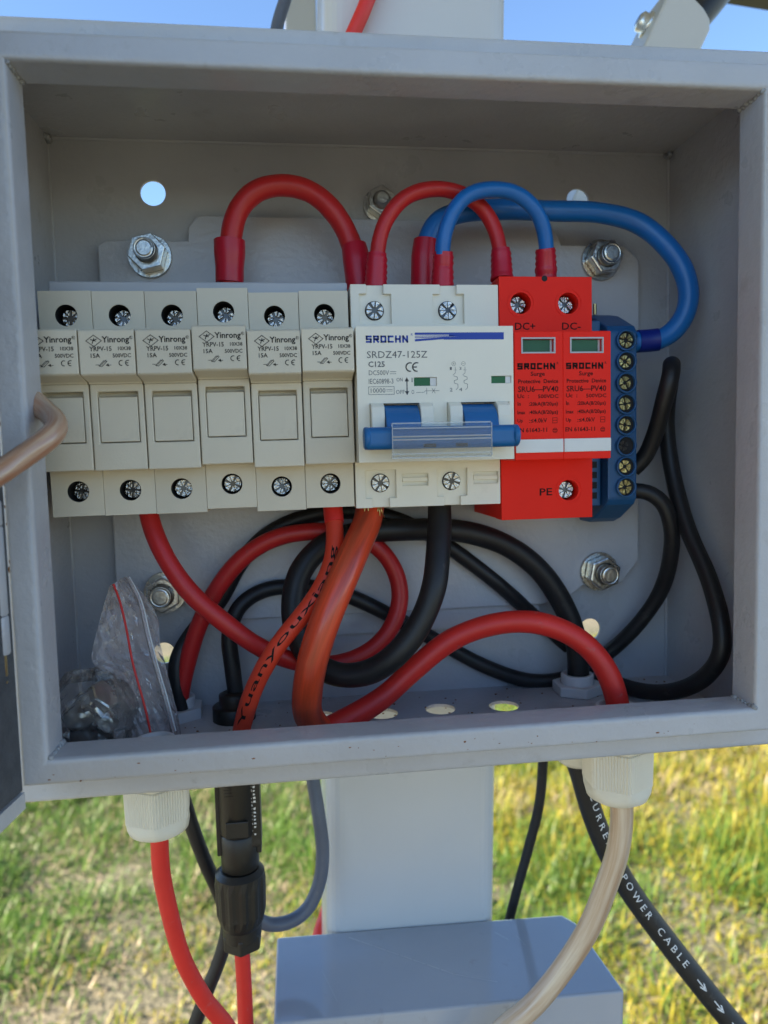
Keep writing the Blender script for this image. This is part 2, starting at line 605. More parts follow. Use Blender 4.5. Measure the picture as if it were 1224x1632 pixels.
def ce_mark(mb, bx, y, w):
    x0, z0, x1, z1 = bx
    h = (z1 - z0) / 2
    for k, cx in enumerate((x0 + h, x1 - h * 0.15)):
        pts = [(cx + h * math.cos(rad(a)) * 0.95, z0 + h + h * math.sin(rad(a)) * 0.95) for a in range(75, 290, 18)]
        stroke(mb, pts, w, y)
        if k:
            stroke(mb, [(cx - h * .9, z0 + h), (cx - h * .1, z0 + h)], w, y)

def cable_text(mb, s, path_pts, r, s0, length, height, facing=(0, -1, 0), bold=0.0, flip=False, off=0.0):
    """Lettering wrapped onto a cable: starts at arc length s0 and runs for length."""
    path = smooth_path(path_pts)
    cum = [0.0]
    for i in range(len(path) - 1):
        cum.append(cum[-1] + (path[i + 1] - path[i]).length)
    vs, fs, a, b, c, d = glyphs(s, bold)
    for _ in range(2):              # split the faces so that the print follows the round jacket
        vs, nf, cache = list(vs), [], {}
        def mid(i, j):
            k = (min(i, j), max(i, j))
            if k not in cache:
                cache[k] = len(vs)
                vs.append(((vs[i][0] + vs[j][0]) / 2, (vs[i][1] + vs[j][1]) / 2))
            return cache[k]
        for f in fs:
            for q in range(1, len(f) - 1):
                i, j, k = f[0], f[q], f[q + 1]
                ij, jk, ki = mid(i, j), mid(j, k), mid(k, i)
                nf += [(i, ij, ki), (ij, j, jk), (ki, jk, k), (ij, jk, ki)]
        fs = nf
    F_ = Vector(facing)
    out = []
    cum_a = np.array(cum)
    for u, v in vs:
        q = (u - a) / (b - a)
        S = s0 + (1 - q if flip else q) * length
        i = int(np.clip(np.searchsorted(cum_a, S) - 1, 0, len(path) - 2))
        f = (S - cum[i]) / max(1e-6, cum[i + 1] - cum[i])
        p = path[i].lerp(path[i + 1], f)
        i0, i1 = max(0, i - 2), min(len(path) - 1, i + 3)
        t = (path[i1] - path[i0]).normalized()
        n = (F_ - t * F_.dot(t)).normalized()
        bb = n.cross(t)
        w_ = ((v - c) / (d - c) - 0.5) * height + off
        an = w_ / r * (-1 if flip else 1)
        out.append(p + (n * math.cos(an) + bb * math.sin(an)) * (r * 1.012 + 0.10))
    mb.add(out, fs, False)

# ------------------------------------------------------------------ the setting: ground and grass
def ground_material():
    m = bpy.data.materials.new('ground')
    m.use_nodes = True
    nt = m.node_tree
    b = nt.nodes['Principled BSDF']
    b.inputs['Roughness'].default_value = 0.95
    tc = nt.nodes.new('ShaderNodeTexCoord')
    n1 = nt.nodes.new('ShaderNodeTexNoise')
    n1.inputs['Scale'].default_value = 2.2
    n1.inputs['Detail'].default_value = 5
    n2 = nt.nodes.new('ShaderNodeTexNoise')
    n2.inputs['Scale'].default_value = 60
    n2.inputs['Detail'].default_value = 6
    cr = nt.nodes.new('ShaderNodeValToRGB')
    cr.color_ramp.elements[0].position = 0.42
    cr.color_ramp.elements[0].color = (0.085, 0.088, 0.06, 1)
    cr.color_ramp.elements[1].position = 0.74
    cr.color_ramp.elements[1].color = (0.165, 0.147, 0.115, 1)
    c2 = nt.nodes.new('ShaderNodeValToRGB')
    c2.color_ramp.elements[0].position = 0.3
    c2.color_ramp.elements[0].color = (0.45, 0.45, 0.45, 1)
    c2.color_ramp.elements[1].position = 0.7
    c2.color_ramp.elements[1].color = (1.35, 1.3, 1.2, 1)
    mx = nt.nodes.new('ShaderNodeMix')
    mx.data_type = 'RGBA'
    mx.blend_type = 'MULTIPLY'
    mx.inputs['Factor'].default_value = 1
    for n in (n1, n2):
        nt.links.new(tc.outputs['Object'], n.inputs['Vector'])
    nt.links.new(n1.outputs['Fac'], cr.inputs[0])
    nt.links.new(n2.outputs['Fac'], c2.inputs[0])
    nt.links.new(cr.outputs[0], mx.inputs['A'])
    nt.links.new(c2.outputs[0], mx.inputs['B'])
    nt.links.new(mx.outputs['Result'], b.inputs['Base Color'])
    bp = nt.nodes.new('ShaderNodeBump')
    bp.inputs['Strength'].default_value = 0.8
    bp.inputs['Distance'].default_value = 0.02
    nt.links.new(n2.outputs['Fac'], bp.inputs['Height'])
    nt.links.new(bp.outputs['Normal'], b.inputs['Normal'])
    M['ground'] = m

def leaf_material(key, c0, c1, transl):
    m = bpy.data.materials.new(key)
    m.use_nodes = True
    nt = m.node_tree
    nt.nodes.clear()
    out = nt.nodes.new('ShaderNodeOutputMaterial')
    uv = nt.nodes.new('ShaderNodeUVMap')
    sp = nt.nodes.new('ShaderNodeSeparateXYZ')
    cr = nt.nodes.new('ShaderNodeValToRGB')
    cr.color_ramp.elements[0].color = (*c0, 1)
    cr.color_ramp.elements[1].color = (*c1, 1)
    d = nt.nodes.new('ShaderNodeBsdfPrincipled')
    d.inputs['Roughness'].default_value = 0.45
    t = nt.nodes.new('ShaderNodeBsdfTranslucent')
    mx = nt.nodes.new('ShaderNodeMixShader')
    mx.inputs[0].default_value = transl
    nt.links.new(uv.outputs[0], sp.inputs[0])
    nt.links.new(sp.outputs[0], cr.inputs[0])
    nt.links.new(cr.outputs[0], d.inputs['Base Color'])
    nt.links.new(cr.outputs[0], t.inputs['Color'])
    nt.links.new(d.outputs[0], mx.inputs[1])
    nt.links.new(t.outputs[0], mx.inputs[2])
    nt.links.new(mx.outputs[0], out.inputs['Surface'])
    M[key] = m

ground_material()
leaf_material('grass_green', (0.045, 0.12, 0.018), (0.14, 0.23, 0.035), 0.42)
leaf_material('grass_yellow', (0.17, 0.21, 0.018), (0.42, 0.34, 0.042), 0.44)
leaf_material('grass_straw', (0.20, 0.16, 0.10), (0.38, 0.31, 0.20), 0.30)

def build_ground():
    xs = np.concatenate([[-900, -200, -50, -15, -8], np.linspace(-5, 6, 56), [9, 16, 50, 200, 900]])
    ys = np.concatenate([[-900, -200, -50, -15, -8, -4], np.linspace(-2, 7, 46), [10, 16, 50, 200, 1500]])
    vs = []
    for y in ys:
        for x in xs:
            z = 0.0
            if abs(x) < 8 and -3 < y < 9:
                z = 0.015 * math.sin(x * 2.3 + 1) * math.sin(y * 1.9) + 0.008 * math.sin(x * 7 + y * 5)
            vs.append((x, y, z))
    n = len(xs)
    fs = [(j * n + i, j * n + i + 1, (j + 1) * n + i + 1, (j + 1) * n + i) for j in range(len(ys) - 1) for i in range(n - 1)]
    me = bpy.data.meshes.new('ground')
    me.from_pydata(vs, [], fs)
    me.materials.append(M['ground'])
    me.polygons.foreach_set('use_smooth', [True] * len(fs))
    o = bpy.data.objects.new('ground', me)
    C.objects.link(o)
    o['kind'] = 'structure'
build_ground()

def vnoise(x, y, seed):
    """cheap smooth value noise on arrays"""
    r = np.random.default_rng(seed).random((64, 64))
    xi = np.floor(x).astype(int)
    yi = np.floor(y).astype(int)
    fx, fy = x - xi, y - yi
    fx, fy = fx * fx * (3 - 2 * fx), fy * fy * (3 - 2 * fy)
    g = lambda a, b: r[a % 64, b % 64]
    return (g(xi, yi) * (1 - fx) + g(xi + 1, yi) * fx) * (1 - fy) + (g(xi, yi + 1) * (1 - fx) + g(xi + 1, yi + 1) * fx) * fy

def build_grass(name, n, xr, yr, scale, label):
    x = rng.uniform(*xr, n)
    y = rng.uniform(*yr, n)
    dens = vnoise(x * 1.6 + 3, y * 1.6, 5) * 0.6 + vnoise(x * 5, y * 5, 6) * 0.4
    bare = np.clip(1.1 - np.hypot((x + 0.3) / 0.5, (y - 1.15) / 0.36), 0, 1)      # worn, dry patch near the post
    keep = rng.random(n) < np.clip(dens * 1.5 + 0.16 - 0.6 * bare, 0.2, 1)
    x, y, bare = x[keep], y[keep], bare[keep]
    n = len(x)
    tuft = vnoise(x * 9, y * 9, 9)
    h = scale * (0.028 + 0.07 * rng.random(n) ** 1.9) * (0.35 + 1.5 * tuft ** 1.5) * (1 - 0.45 * bare)
    w = scale * rng.uniform(0.002, 0.0055, n)
    az = rng.uniform(0, 2 * np.pi, n)
    lean = rng.uniform(0.2, 1.5, n)
    dry_sunlit = vnoise(x * 2.1 + 7, y * 2.1 + 2, 12) * 0.55 + rng.random(n) * 0.5 + 0.45 * bare + 0.20 * np.clip((x - 0.1) / 0.8, -0.6, 1)  # yellower to the right: sun there, shade on the left, put into colour
    kind = np.where(dry_sunlit > 0.98, 2, np.where(dry_sunlit > 0.66, 1, 0))
    kind = np.where((x < 0.15) & (rng.random(n) < 0.20 * vnoise(x * 4 + 9, y * 4, 31) * 2), 2, kind)       # thin, half-dry turf on the left
    flatk = (kind == 2) & (rng.random(n) < 0.5)
    lean = np.where(flatk, rng.uniform(1.2, 1.5, n), lean)
    tint = rng.random(n)
    base = 0.015 * np.sin(x * 2.3 + 1) * np.sin(y * 1.9) + 0.008 * np.sin(x * 7 + y * 5) - 0.004
    dx, dy = np.cos(az), np.sin(az)
    px_, py_ = -dy, dx
    V = np.zeros((n, 7, 3))
    for k, t in enumerate((0.0, 0.38, 0.72, 1.0)):
        ang = lean * (0.35 + 0.65 * t)
        out = h * t * np.sin(ang)
        up = h * t * np.cos(ang) + np.where(flatk, 0.004, 0)
        ww = w * (1.0, 0.85, 0.55, 0)[k] / 2
        cx, cy, cz = x + dx * out, y + dy * out, base + up
        if k < 3:
            V[:, 2 * k] = np.stack([cx - px_ * ww, cy - py_ * ww, cz], 1)
            V[:, 2 * k + 1] = np.stack([cx + px_ * ww, cy + py_ * ww, cz], 1)
        else:
            V[:, 6] = np.stack([cx, cy, cz], 1)
    quad = np.array([[0, 1, 3, 2], [2, 3, 5, 4]])
    tri = np.array([[4, 5, 6]])
    off = (np.arange(n) * 7)[:, None]
    loops = np.concatenate([(quad.reshape(1, -1) + off), (tri.reshape(1, -1) + off)], 1)        # n x 11
    me = bpy.data.meshes.new(name)
    me.vertices.add(n * 7)
    me.vertices.foreach_set('co', V.reshape(-1))
    me.loops.add(n * 11)
    me.loops.foreach_set('vertex_index', loops.reshape(-1).astype(np.int32))
    me.polygons.add(n * 3)
    starts = (np.arange(n) * 11)[:, None] + np.array([[0, 4, 8]])
    me.polygons.foreach_set('loop_start', starts.reshape(-1).astype(np.int32))
    me.polygons.foreach_set('material_index', np.repeat(kind, 3).astype(np.int32))
    ul = me.uv_layers.new(name='UVMap')
    uvs = np.zeros((n, 11, 2))
    uvs[:, :, 0] = tint[:, None]
    ul.data.foreach_set('uv', uvs.reshape(-1))
    me.update(calc_edges=True)
    me.validate()
    for k in ('grass_green', 'grass_yellow', 'grass_straw'):
        me.materials.append(M[k])
    o = bpy.data.objects.new(name, me)
    C.objects.link(o)
    o['kind'] = 'stuff'
    o['label'] = label
    o['category'] = 'grass'

build_grass('grass', 330000, (-1.9, 2.7), (0.7, 3.9), 1.0, 'sunlit green and straw coloured lawn behind the grey cabinet')

# ------------------------------------------------------------------ post, lower box, brace, solar panel
TILT = rad(1.5)
def tilt_y(ob):
    ob.rotation_euler = (0, TILT, 0)

post = thing('steel_post', 'square grey steel post standing behind the open cabinet', 'post', (113, 116, -1150))
pm = MB()
pm.flat(rrect(113 - 43, 113 + 43.3, 76, 157, 9, 6), [], -1150, 1050)
po = pm.build('tube', 'steel_paint', post)
tilt_y(post)
pb = MB().flat(rrect(40, 183, 50, 182, 6), [], -1153, -1140)
pb.build('base_plate', 'steel_paint', post, bevel=1)

LB = (69.4,74.0,-252.6)
low = thing('lower_metal_box', 'glossy blue-grey metal box fixed to the post below the cabinet', 'metal box', (144, 50, -257))
lm = MB()
lm.prism([(69, 75.5), (69, 21), (222, 21), (219, 68), (214, 75.5)], [], -290, -257, lambda u, v, a: (u, v, a))
lm.build('box_body', 'lowbox_paint', low, bevel=1.2, seg=3)
lm = MB()
lm.box(70.5, 220.5, 22.5, 75, -372, -290.2)
lm.build('lower_body', 'lowbox_paint', low, bevel=1.0)
p = MB()
for (xa, ya, xb, yb, w_) in ((104, 71, 150, 40, 0.35), (150, 40, 168, 33, 0.2), (176, 66, 181, 60, 0.3), (186, 62, 188, 55, 0.25), (90, 50, 96, 30, 0.15)):
    n_ = 8
    for k in range(n_):
        qa, qb = k / n_, (k + 0.92) / n_
        A = (xa + (xb - xa) * qa, ya + (yb - ya) * qa)
        B = (xa + (xb - xa) * qb, ya + (yb - ya) * qb)
        p.add([(A[0], A[1] - w_, -256.97), (A[0], A[1] + w_, -256.97), (B[0], B[1] + w_, -256.97), (B[0], B[1] - w_, -256.97)], [(0, 1, 2, 3)], False)
sc_ = p.build('scratch_marks', 'bar_grey', low)
sc_['kind'] = 'stuff'
tilt_y(low)

brace = thing('brace_arm', 'cream steel brace rising to the right behind the cabinet top', 'brace', (190, 118, 30))
bm_ = MB()
def brace_pt(s, t, y):   # s along the arm, t across
    d = Vector((0.447, 0, 0.894))
    nrm = Vector((0.894, 0, -0.447))
    p = Vector((193, y, 36)) + d * s + nrm * t
    return (p.x, p.y, p.z)
bm_.prism([(-18, 2.8), (206, 2.8), (203.5, 14), (201, 23), (198, 28.5), (193, 31), (-18, 31)], [], 102, 138, lambda s, t, a: brace_pt(s, t, a))
bm_.build('channel', 'brace_paint', brace, bevel=1.5, seg=3)
bb_ = MB()
c_ = brace_pt(190, 2.8, 118)
bb_.lathe(c_, (-0.894, 0, 0.447), [(6.5, 0), (6.5, 1.2), (5.0, 1.4), (5.0, 4.5), (3.0, 6.0)], n=20)
bb_.build('bolt_head', 'zinc', brace)
bb_ = MB()
bb_.tube([brace_pt(190, 20, 124), brace_pt(225, 30, 124), brace_pt(330, 52, 124)], 8.5, n=24)
bb_.build('clamp_tube', 'connector_black', brace)

# the array: its low edge passes over the cabinet, its rear side faces the viewer
E0 = (406.2,260.0,308.1)
E1 = (455.3,270.0,310.2)
def build_panels():
    ex = Vector(E1) - Vector(E0)
    ex.normalize()
    ey = Vector((0, -math.cos(rad(30)), math.sin(rad(30))))
    Lx, Ly = 1130.0, 1700.0
    starts = [280.0 - Lx, 280.0 - 2 * Lx - 15, 280.0 - 3 * Lx - 30]  # the two unseen left panels are added to shade the cabinet
    for k, st in enumerate(starts):
        o = Vector(E0) + ex * st
        lab = ['dark framed solar panel edge overhead at the top right corner', 'dark framed solar panel out of view, added left of the corner one for shade', 'dark framed solar panel out of view, added at the left end for shade'][k]
        t = thing('solar_panel', lab, 'solar panel', tuple(o), 'solar panels of the array')
        nrm = ex.cross(ey).normalized()
        if nrm.z < 0:
            nrm = -nrm
        def pp(u, v, a):
            p = o + ex * u + ey * v + nrm * a
            return (p.x, p.y, p.z)
        mb = MB()
        mb.prism([(18, 18), (Lx - 18, 18), (Lx - 18, Ly - 18), (18, Ly - 18)], [], 24, 27, pp)
        mb.build('laminate', 'backsheet', t)
        mb = MB()
        mb.prism([(18, 18), (Lx - 18, 18), (Lx - 18, Ly - 18), (18, Ly - 18)], [], 27.5, 30, pp)
        mb.build('cell_glass', 'panel_cells', t)
        for rect in ((0, Lx, 0, 30), (0, Lx, Ly - 30, Ly), (0, 30, 30.2, Ly - 30.2), (Lx - 30, Lx, 30.2, Ly - 30.2)):
            mb = MB()
            mb.prism([(rect[0], rect[2]), (rect[1], rect[2]), (rect[1], rect[3]), (rect[0], rect[3])], [], 0, 23.5, pp)
            mb.build('frame_rail', 'panel_frame', t)
build_panels()


# ------------------------------------------------------------------ the open cabinet
X0, X1, Z0, Z1 = -9.2, 257.2, -128.6, 110.4      # inner faces of the sheet walls
YF, YB = -28.0, 52.0                              # front flange, inner face of the back wall
cab = thing('electrical_cabinet', 'open grey painted steel cabinet full of fuse holders and cables', 'cabinet', (124.6, 15, -133))
T = 1.3
FLOOR_HOLES = [(92.5,28.5,-128.6), (118.6,27.1,-128.6), (143.2,27.7,-128.6), (170.4,26.3,-128.6)]
BACK_HOLES = [(31.2, 89.4, 5.1), (214.4, 89.8, 5.1), (26.6, -104.3, 4.6), (219.6, -104.4, 5.1)]

mb = MB().front([(X0 - T, Z0 - T), (X1 + T, Z0 - T), (X1 + T, Z1 + T), (X0 - T, Z1 + T)], [circ(x, z, r) for x, z, r in BACK_HOLES], YB, YB + T)
mb.build('back_wall', 'paint', cab)
mb = MB().flat([(X0, YF + 1.5), (X1, YF + 1.5), (X1, YB - 0.02), (X0, YB - 0.02)], [circ(p[0], p[1], 6.3) for p in FLOOR_HOLES], Z0 - T, Z0)
mb.build('bottom_wall', 'paint', cab)
MB().box(X0, X1, YF + 1.5, YB - 0.02, Z1, Z1 + T).build('top_wall', 'paint', cab)
MB().box(X0 - T, X0 - 0.02, YF + 1.5, YB - 0.02, Z0 - T, Z1 + T).build('left_wall', 'paint', cab)
MB().box(X1 + 0.02, X1 + T, YF + 1.5, YB - 0.02, Z0 - T, Z1 + T).build('right_wall', 'paint', cab)

def ring(mb, prof):
    """Sweep a (inset, y) profile round the cabinet mouth with mitred corners."""
    vs, fs = [], []
    n = len(prof)
    for d, y in prof:
        a0, a1, b0, b1 = X0 - T + d, X1 + T - d, Z0 - T + d, Z1 + T - d
        vs += [(a0, y, b0), (a1, y, b0), (a1, y, b1), (a0, y, b1)]
    for k in range(n - 1):
        for i in range(4):
            j = (i + 1) % 4
            fs.append((k * 4 + i, k * 4 + j, (k + 1) * 4 + j, (k + 1) * 4 + i))
    mb.add(vs, fs, True)

def arc(cx, cy, r, a0, a1, n=5):
    return [(cx + r * math.cos(rad(a0 + (a1 - a0) * i / n)), cy + r * math.sin(rad(a0 + (a1 - a0) * i / n))) for i in range(n + 1)]

def mark_sharp(ob, ang=50):
    me = ob.data
    bm = bmesh.new()
    bm.from_mesh(me)
    for e in bm.edges:
        if len(e.link_faces) == 2 and e.calc_face_angle(0) > rad(ang):
            e.smooth = False
    bm.to_mesh(me)
    bm.free()

mb = MB()
ring(mb, [(0, YF + 1.6)] + arc(2.6, YF + 1.4, 2.6, 180, 270) + [(11.4, YF - 1.2)])
ob = mb.build('front_flange', 'paint', cab)
mark_sharp(ob)
# the lip: a square rail standing proud of the flange all the way round the mouth
mb = MB()
ring(mb, [(11.0, YF - 1.3)] + arc(12.6, -39.4, 1.6, 180, 270) + arc(17.1, -39.0, 2.0, 270, 360) + [(19.1, YF + 0.4)] + arc(18.7, YF + 0.4, 0.4, 0, 180, 3) + [(18.3, -37.0)])
ob = mb.build('front_lip', 'paint', cab)
mark_sharp(ob)
LX0, LX1, LZ0, LZ1 = X0 - T + 19.1, X1 + T - 19.1, Z0 - T + 19.1, Z1 + T - 19.1

def lump(mb, c, r, seed, sq=(1, 1, 1), sub=2):
    bm = bmesh.new()
    bmesh.ops.create_icosphere(bm, subdivisions=sub, radius=1)
    rr = random.Random(seed)
    vs = []
    for v in bm.verts:
        k = r * (0.8 + 0.4 * rr.random())
        vs.append((c[0] + v.co.x * k * sq[0], c[1] + v.co.y * k * sq[1], c[2] + v.co.z * k * sq[2]))
    fs = [[v.index for v in f.verts] for f in bm.faces]
    bm.free()
    mb.add(vs, fs, True)

for ci, (cx, cz, sx, sz) in enumerate(((LX0, LZ0, 1, 1), (LX1, LZ0, -1, 1), (LX0, LZ1, 1, -1), (LX1, LZ1, -1, -1))):
    mb = MB()
    rr = random.Random(ci)
    for k in range(7):
        q = k / 6
        lump(mb, (cx + sx * rr.uniform(0, 0.5) - sx * 0.25, -39.5 + q * 12, cz + sz * rr.uniform(0, 0.5) - sz * 0.25), rr.uniform(0.7, 1.35), ci * 10 + k)
    mb.build('weld_bead', 'weld', cab)
# seams of weld in the back corners
for k, (xa, za, xb, zb) in enumerate(((X0, Z0, X0, Z1), (X1, Z0, X1, Z1), (X0, Z1, X1, Z1))):
    mb = MB()
    mb.tube([(xa, YB - 0.2, za), ((xa + xb) / 2, YB - 0.2, (za + zb) / 2), (xb, YB - 0.2, zb)], 0.8, n=8)
    mb.build('corner_seam', 'paint', cab)
for k, (cx, cz) in enumerate(((X0 + 1, Z1 - 1), (X1 - 1, Z1 - 1))):
    mb = MB()
    for j in range(4):
        lump(mb, (cx + random.uniform(-1, 1), YB - 1.5 - j * 0.8, cz + random.uniform(-1, 1)), 1.3, 50 + k * 9 + j)
    mb.build('weld_bead', 'weld', cab)
# chips of rust along the lower lip
mb = MB()
for k in range(34):
    rr = random.Random(300 + k)
    x = rr.uniform(2, 248)
    z = rr.choice([Z0 - T + 12.4, Z0 - T + 15, Z0 - T + 13, Z0 - T + 16]) + rr.uniform(-0.8, 0.8)
    s = rr.uniform(0.12, 0.34) if rr.random() < 0.85 else rr.uniform(0.35, 0.6)
    lump(mb, (x, -40.98, z), s, k, (rr.uniform(0.7, 2), 0.25, 0.7), 1)
for k in range(14):
    rr = random.Random(500 + k)
    lump(mb, (X0 - T + 11.4 + rr.uniform(-0.2, 0.5), -40.6, rr.uniform(-60, 0)), rr.uniform(0.2, 0.6), k, (0.6, 0.4, rr.uniform(1, 3)), 1)
ob = mb.build('rust_chips', 'rust', cab)
ob['kind'] = 'stuff'

# door, swung open to the left
door_ang = rad(97)
HX, HY = 0.15, -41.2
def dpt(u, v, z):     # u across the door from the hinge, v its thickness (outwards)
    return (HX + u * math.cos(door_ang) - v, HY - u * math.sin(door_ang), z)
mb = MB()
mb.prism([(0.3, Z0 + 4), (250, Z0 + 4), (250, Z1 - 2), (0.3, Z1 - 2)], [], 0.0, 1.4, lambda u, v, a: dpt(u, a, v))
door = mb.build('door', 'paint', cab)
for (u0, u1, z0, z1) in ((0.3, 250, Z0 + 3.5, Z0 + 8.6), (0.3, 250, Z1 - 6.6, Z1 - 1.5), (246, 250, Z0 + 8.7, Z1 - 6.7)):
    mb = MB()
    mb.prism([(u0, z0), (u1, z0), (u1, z1), (u0, z1)], [], -1.3, -0.05, lambda u, v, a: dpt(u, a, v))
    mb.build('door_rim', 'paint', door)
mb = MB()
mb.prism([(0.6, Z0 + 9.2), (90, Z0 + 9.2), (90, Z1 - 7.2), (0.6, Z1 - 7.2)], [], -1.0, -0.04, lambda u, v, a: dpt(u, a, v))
mb.build('shade_sheet', 'door_shade', door, bevel=0.3)  # dark sheet over the door's inner face, stands in for its shade
for zc in (-57.0, 60.0):
    for k, (za, zb) in enumerate(((zc - 19.5, zc - 8.2), (zc - 8, zc + 18), (zc + 18.2, zc + 25.5))):
        mb = MB()
        mb.lathe((-1.9, -45.2, za), (0, 0, 1), [(3.0, 0), (3.3, 0.5), (3.3, zb - za - 0.5), (3.0, zb - za)], n=24)
        mb.build('hinge_knuckle', 'paint', cab)
    mb = MB().lathe((-1.0, -46.2, zc - 28.5), (0, 0, 1), [(1.2, 0), (1.7, 1.0), (1.3, 2.0), (1.7, 3.2), (1.7, 9), (1.2, 9.2)], n=16)
    mb.build('hinge_pin', 'brass', cab)

# mounting plate, rail and studs
PL = [(9.5, 61), (9.5, 66), (12.5, 68.3), (45.3, 68.5), (45.6, 74.5), (50, 78.8), (197.5, 78.0), (203, 73), (204.5, 68.6), (233.5, 68.4), (240.4, 62.2),
      (240.4, -72), (232.4, -81.6), (214, -82.2), (206, -88), (194, -90), (60, -90), (46, -82.0), (9.6, -81)]
mb = MB().front(PL, [], 46.0, 47.8)
plate = mb.build('mounting_plate', 'plate_paint', cab, bevel=0.5)
mb = MB().front([(60, -90.5), (194, -90.5), (194, -99.5), (60, -99.5)], [], 48.6, 49.8)
mb.build('folded_edge', 'plate_paint', plate)
mb = MB().box(-2, 224, 42.5, 43.5, -17.5, 17.5).box(-2, 224, 43.5, 45.9, -13, -12).box(-2, 224, 43.5, 45.9, 12, 13)
mb.build('din_rail', 'aluminium', cab)

def stud(x, z, rot, long=13.0, y0=45.9, r=4.4):
    mb = MB()
    prof = []
    L = long
    k = 0.0
    while k < L - 1.2:
        prof += [(r, k), (r * 0.88, k + 0.45)]
        k += 0.9
    prof += [(r * 0.88, L - 1.0), (r * 0.62, L)]
    mb.lathe((x, y0, z), (0, -1, 0), prof, n=24)
    s = mb.build('stud', 'zinc', cab)
    mb = MB()
    mb.lathe((x, y0, z), (0, -1, 0), [(r * 2.0, 0), (r * 2.0, 1.3), (r * 1.95, 1.5)], n=32)
    mb.build('washer', 'zinc', s)
    mb = MB()
    R = r * 1.72
    hexa = [(x + R * math.cos(rot + k * math.pi / 3), z + R * math.sin(rot + k * math.pi / 3)) for k in range(6)]
    mb.front(hexa, [circ(x, z, r * 0.98, 24)], y0 - 8.2, y0 - 1.6)
    mb.build('nut', 'zinc', s, bevel=0.7, seg=2)
stud(30.0, 62.0, 0.25)
stud(222.0, 62.0, 0.1)
stud(29.6, -76.5, 0.5)
stud(221.0, -76.0, 0.35)
stud(125.6, 85.6, 0.45, long=11, y0=51.9, r=3.6)

# ------------------------------------------------------------------ screws
SCREWS = {}
def screw(parent, c, r, top, ang, y, name='screw'):
    """A cross-recess screw head facing the viewer: dark recess, four worn wedges, fine radial ticks."""
    key = (r, top)
    if key not in SCREWS:
        mb = MB()
        mb.lathe((0, 2.2, 0), (0, -1, 0), [(r, 0), (r, 1.25)], n=24)
        mb.cur = 1
        for q in range(4):
            a0 = q * math.pi / 2
            for lo, hi in ((10, 43), (47, 80)):
                pts = [(r * 0.98 * math.cos(a0 + rad(lo + (hi - lo) * i / 4)), r * 0.98 * math.sin(a0 + rad(lo + (hi - lo) * i / 4))) for i in range(5)]
                inner = [(0.36, hi - 4), (0.30, (lo + hi) / 2), (0.36, lo + 8)]
                pts += [(r * k * math.cos(a0 + rad(d)), r * k * math.sin(a0 + rad(d))) for k, d in inner]
                mb.front(pts, [], 0.05 * (q % 2), 1.1)
        ob = mb.build(name, ['screw_dark', top], parent, bevel=0.12, seg=1, org=(0, 0, 0))
        SCREWS[key] = ob.data
    else:
        ob = bpy.data.objects.new(name, SCREWS[key])
        C.objects.link(ob)
        ob.parent = parent
    ORG[ob.name] = ORG[parent.name]
    o3 = Vector(ORG[parent.name])
    ob.location = (Vector((c[0], y, c[1])) - o3) / 1000
    ob.rotation_euler = (rad(random.uniform(-5, 5)), ang, rad(random.uniform(-5, 5)))
    return ob

